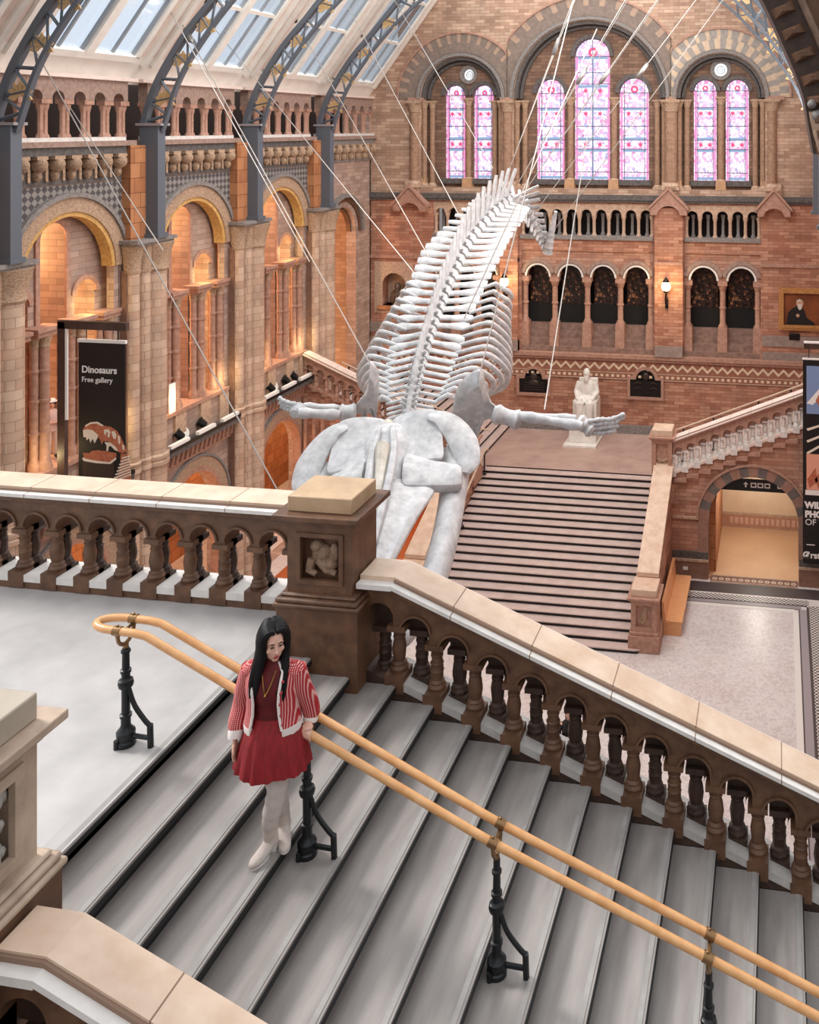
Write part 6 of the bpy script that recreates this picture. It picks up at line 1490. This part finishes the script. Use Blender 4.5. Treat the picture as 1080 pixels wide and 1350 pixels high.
# cardigan, open at the front
def shell(z, a, b, cy, g0, g1, th=.012, n=30):
    out_, in_ = [], []
    for j in range(n + 1):
        an = math.radians(lerp(g0, g1, j / n)); out_.append(W(a * math.cos(an), cy + b * math.sin(an), z)); in_.append(W((a - th) * math.cos(an), cy + (b - th) * math.sin(an), z))
    return out_ + in_[::-1]
cr = ((1.365, .07, .066, .012, -40, 220), (1.345, .115, .082, .01, -48, 228), (1.32, .172, .105, .006, -54, 234), (1.27, .19, .13, 0, -58, 238), (1.2, .19, .142, -.008, -60, 240), (1.12, .182, .138, -.006, -61, 241), (1.04, .185, .138, -.002, -60, 240), (.975, .195, .145, .0, -58, 238), (.935, .202, .15, .0, -56, 236))
cd = MB().loft([shell(*r) for r in cr]).out('cardigan', M['knit'], pn)
MB().loft([shell(z, a, b, cy, g0, g1, .02) for z, a, b, cy, g0, g1 in ((.937, .204, .152, 0, -56, 236), (.9, .204, .152, 0, -55, 235), (.878, .2, .148, 0, -54, 234))]).out('hem_band', M['cuff'], cd)
for s in (0, 1):
    P = [W((r[1] + .002) * math.cos(math.radians(r[4 + s])), r[3] + (r[2] + .002) * math.sin(math.radians(r[4 + s])), r[0]) for r in cr]
    MB().tube(P, .0095, 6).out('front_band', M['cuff'], cd)
mb = MB()
for k in range(5):
    r = cr[3 + k]; an = math.radians(r[4] - 4 + 8); mb.ell(W((r[1] + .006) * math.cos(an), r[3] + (r[2] + .006) * math.sin(an), r[0]), .011, 8, 6)
mb.out('buttons', M['lips'], cd)
for s in (-1, 1):
    S_ = spline(ARM[s], 16)[:15]
    MB().tube([W(p) for p in S_[:-1]], [interp([(0, .068), (.3, .066), (.6, .063), (.9, .06), (1, .05)], k / 13) for k in range(14)], 16).ell(W(s * .152, .005, 1.288), (.07, .07, .062), 14, 10).out('sleeve', M['knit'], cd)
    d = S_[14] - S_[12]; MB().tube([W(S_[13]), W(S_[13] + d * .5), W(S_[13] + d * .95)], [.05, .051, .046], 14).out('cuff', M['cuff'], cd)
# over-knee boots
for s in (1, -1):
    P = [p for p in spline(LEG[s], 26) if p.z < .72]
    n = len(P); yaw = Matrix.Rotation(math.radians(-24 if s == 1 else 22), 3, 'Z')
    mb = MB()
    mb.tube([W(p) for p in P], [interp([(0, .083), (.3, .066), (.42, .064), (.6, .062), (.85, .048), (1, .046)], k / (n - 1)) * (1 + .05 * math.sin(k * 2.3) * (1 if k > 4 else .3)) for k in range(n)], 16)
    an = Vector(LEG[s][-1])
    def Ft(x, y, z): return W(Vector((an.x, an.y, 0)) + yaw @ Vector((x, y, z)))
    mb.loft([[Ft(w * math.cos(2 * math.pi * j / 14), y, .012 + h * (.5 + .5 * math.sin(2 * math.pi * j / 14)) + z0) for j in range(14)] for y, w, h, z0 in ((.055, .02, .07, .03), (.045, .036, .1, .02), (.0, .042, .115, .015), (-.05, .042, .09, .0), (-.1, .046, .062, -.004), (-.145, .042, .05, -.004), (-.175, .026, .036, -.003), (-.185, .008, .02, 0))])
    b = mb.out('boot', M['boot'], pn)
    mb = MB(); mb.loft([[Ft(w * math.cos(2 * math.pi * j / 14), y + l * math.sin(2 * math.pi * j / 14), z) for j in range(14)] for z, w, l, y in ((0, .044, .085, -.1), (.014, .044, .086, -.1))]).loft([[Ft(w * math.cos(2 * math.pi * j / 10), .025 + w * math.sin(2 * math.pi * j / 10), z) for j in range(10)] for z, w in ((0, .03), (.05, .034))])
    mb.out('sole', M['boot_sole'], b)

# ================================================================ two visitors farther away
def visitor(base, yaw, label, top, legs, headgear, h=1.65, extra=None):
    base = Vector(base); R = Matrix.Rotation(yaw, 3, 'Z'); k = h / 1.65
    t = thing('person', label, 'person', tuple(base), 'visitors in the hall')
    V = lambda x, y, z: base + R @ Vector((x, y, z)) * k
    mb = MB()
    mb.ell(V(0, 0, 1.52), (.078 * k, .095 * k, .115 * k), 14, 10, R).ell(V(0, -.095, 1.5), (.014, .018, .024), 8, 6, R).tube([V(0, .01, 1.3), V(0, .0, 1.45)], [.055, .05], 10)
    for s in (-1, 1):
        mb.ell(V(s * .078, .01, 1.51), (.012, .02, .03), 6, 5, R)
        mb.tube([V(*p) for p in spline([(s * .17, 0, 1.32), (s * .24, .03, 1.1), (s * .2, -.14, 1.02), (s * .06, -.2, 1.05)], 10)], [lerp(.05, .03, q / 9) for q in range(10)], 8)
        for f in range(4): mb.tube([V(s * .07, -.2, 1.07 - f * .02), V(s * .02, -.215, 1.07 - f * .02), V(-s * .02, -.21, 1.06 - f * .02)], [.01, .009, .007], 6)
        mb.tube([V(s * .06, -.19, 1.08), V(s * .03, -.21, 1.12)], [.011, .008], 6)
        mb.tube([V(s * .09, 0, .86), V(s * .1, -.01, .46), V(s * .1, .02, .06)], [.09, .06, .045], 10)
    mb.loft([[V(a * math.cos(2 * math.pi * j / 16), b * math.sin(2 * math.pi * j / 16), z) for j in range(16)] for z, a, b in ((.8, .14, .11), (.95, .15, .11), (1.1, .14, .1), (1.25, .17, .11), (1.33, .14, .09), (1.37, .07, .06))])
    o = mb.out('body', M['skin'], t); md = o.modifiers.new('remesh', 'REMESH'); md.mode = 'VOXEL'; md.voxel_size = .014; md.use_smooth_shade = True
    mb = MB().loft([[V(a * math.cos(2 * math.pi * j / 20), b * math.sin(2 * math.pi * j / 20), z) for j in range(20)] for z, a, b in ((.78, .19, .15), (.95, .18, .14), (1.12, .165, .125), (1.27, .185, .13), (1.34, .15, .1), (1.39, .075, .07))])
    for s in (-1, 1): mb.tube([V(*p) for p in spline([(s * .17, 0, 1.31), (s * .24, .03, 1.1), (s * .2, -.14, 1.02), (s * .1, -.19, 1.04)], 10)], [lerp(.068, .048, q / 9) for q in range(10)], 10)
    mb.out('jacket', top, t)
    for s in (-1, 1):
        MB().tube([V(s * .09, 0, .88), V(s * .1, -.01, .46), V(s * .1, .02, .08)], [.105, .08, .07], 10).out('trouser_leg', legs, t)
        MB().ell(V(s * .1, -.05, .045), (.045, .13, .045), 10, 6, R).out('shoe', M['black'], t)
    MB().ell(V(0, .025, 1.55), (.092, .1, .11), 14, 10, R).tube([V(0, .09, 1.5), V(0, .1, 1.35), V(0, .09, 1.25)], [.08, .07, .03], 8).out('hair', M['hair'], t)
    if headgear: MB().ell(V(0, .01, 1.63), (.1, .11, .06), 14, 8, R).lathe(V(0, 0, 1.6).x, V(0, 0, 1.6).y, [(.1, 0), (.125, .0), (.125, .012), (.1, .014)], 16, V(0, 0, 1.605).z).out('hat', M['white'], t)
    if extra: MB().ell(V(.22, -.1, .75), (.13, .07, .14), 12, 8, R).tube([V(.2, -.05, .85), V(.16, -.02, 1.2), V(.1, .0, 1.36)], .012, 6).out('bag', extra, t)
    return t
p_ = atD(750, 1024, 22.0)
visitor((p_.x, p_.y, 0.0), .4, 'person in dark jacket with red bag seen below through the stair balusters', M['black'], M['coat'], True, 1.66, plain('red_bag', 'C0242A', .6))
visitor((-18.72, 21.06, 7.1), .9, 'person in pale pink clothes and white hat between the colonnettes left of the banner post', stone('pale_pink_cloth', 'D9B7AB', 'EBD3C9', 5., .8), stone('cream_cloth', 'D8C4B2', 'E8D8C8', 5., .8), True, 1.5)
# ================================================================ light and camera
w = bpy.data.worlds.new('World'); SC.world = w; w.use_nodes = True; nt = w.node_tree; bg = nt.nodes['Background']
tc = nd(nt, 'ShaderNodeTexCoord'); sp = nd(nt, 'ShaderNodeSeparateXYZ'); nt.links.new(tc.outputs['Generated'], sp.inputs[0])
zc = ramp(nt, sp.outputs[2], [(.0, (.22, .20, .19, 1)), (.08, (.34, .32, .31, 1)), (.4, (.85, .87, .9, 1)), (1., (1.0, 1.02, 1.06, 1))])
ng = nd(nt, 'ShaderNodeMath', operation='MULTIPLY'); ng.inputs[1].default_value = -1; nt.links.new(sp.outputs[0], ng.inputs[0])
side_f = ramp(nt, ng.outputs[0], [(.35, (0, 0, 0, 1)), (.6, (1, 1, 1, 1))])
up_f = ramp(nt, sp.outputs[2], [(.0, (0, 0, 0, 1)), (.03, (1, 1, 1, 1))])
f = mixc(nt, 1., side_f, up_f, 'MULTIPLY')
nt.links.new(mixc(nt, f, zc, (1.05, 1.1, 1.18, 1)), bg.inputs[0]); bg.inputs[1].default_value = .9
def sun(name, rot, e, ang, col):
    l = bpy.data.lights.new(name, 'SUN'); l.energy = e; l.angle = math.radians(ang); l.color = col
    o = bpy.data.objects.new(name, l); COL.objects.link(o); d = Vector(rot).normalized(); o.rotation_euler = d.to_track_quat('-Z', 'Y').to_euler(); return o
sun('daylight', (.74, -.16, -.62), 2.4, 14, (1, .97, .93))
def area(name, loc, tgt, sx, sy, e, col=(1, 1, 1)):
    l = bpy.data.lights.new(name, 'AREA'); l.shape = 'RECTANGLE'; l.size = sx; l.size_y = sy; l.energy = e; l.color = col
    o = bpy.data.objects.new(name, l); COL.objects.link(o); o.location = loc; o.rotation_euler = (Vector(tgt) - Vector(loc)).to_track_quat('-Z', 'Y').to_euler(); return o
area('far_wall_fill', (-8, 21, 24), (-8, 38.5, 8), 14, 6, 1150, (1, .96, .92))  # added area light to brighten the far wall, no fixture there
area('overhead_fill', (-8, 28, 27), (-8, 28, 0), 14, 18, 1500, (1, .98, .96))  # extra light added overhead to brighten the hall floor and stairs
area('roof_slope_fill', (1.4, 26, 16.2), (-17, 26, 18.5), 16, .8, 900, (1, .97, .93))  # added fill just out of view, lightens the underside of the left roof
def point(name, loc, e, col, r=.3):
    l = bpy.data.lights.new(name, 'POINT'); l.energy = e; l.color = col; l.shadow_soft_size = r
    o = bpy.data.objects.new(name, l); COL.objects.link(o); o.location = loc; return o
for bi in (1, 2, 3):
    yc = BAYS[bi] + 1.775
    point('aisle_lamp', (-20.3, yc, 12.4), 330, (1, .62, .3)); point('aisle_lamp', (-20.3, yc + .3, 9.0), 230, (1, .62, .3)); point('lower_aisle_lamp', (-20.2, yc, 4.2), 150, (1, .6, .3))
    for s in (-1, 1): point('ledge_uplighter', (XL + .25, yc + s * 1.25, 7.5), 14, (1, .78, .4), .1)
    point('arch_uplighter', (XL - .2, yc + .9, 11.0), 14, (1, .75, .32), .08)
point('passage_lamp', (-.8, 33.8, 2.6), 120, (1, .92, .82)); point('passage_lamp', (-14.3, 33.8, 2.6), 110, (1, .6, .3)); point('lower_aisle_lamp', (-19.9, 36.5, 4), 120, (1, .62, .32)); point('passage_lamp', (-19.8, 36, 11), 40, (1, .5, .25))
cam = bpy.data.cameras.new('camera'); co = bpy.data.objects.new('camera', cam); COL.objects.link(co); SC.camera = co
co.location = (0, 0, CZ); co.rotation_euler = (math.radians(90), 0, TH)
cam.sensor_fit = 'HORIZONTAL'; cam.sensor_width = 36; cam.lens = 36 * F / 1080; cam.shift_x = (540 - CX) / 1080; cam.shift_y = (CY - 675) / 1080
cam.clip_start = .1; cam.clip_end = 300
vs = SC.view_settings; SC.display_settings.display_device = 'sRGB'; vs.view_transform = 'Standard'; vs.look = 'None'; vs.exposure = 0.42; vs.gamma = 1; vs.use_curve_mapping = False
SC.cycles.max_bounces = 6; SC.cycles.diffuse_bounces = 4; SC.cycles.glossy_bounces = 2; SC.cycles.transmission_bounces = 3; SC.cycles.transparent_max_bounces = 6
SC.cycles.use_denoising = True
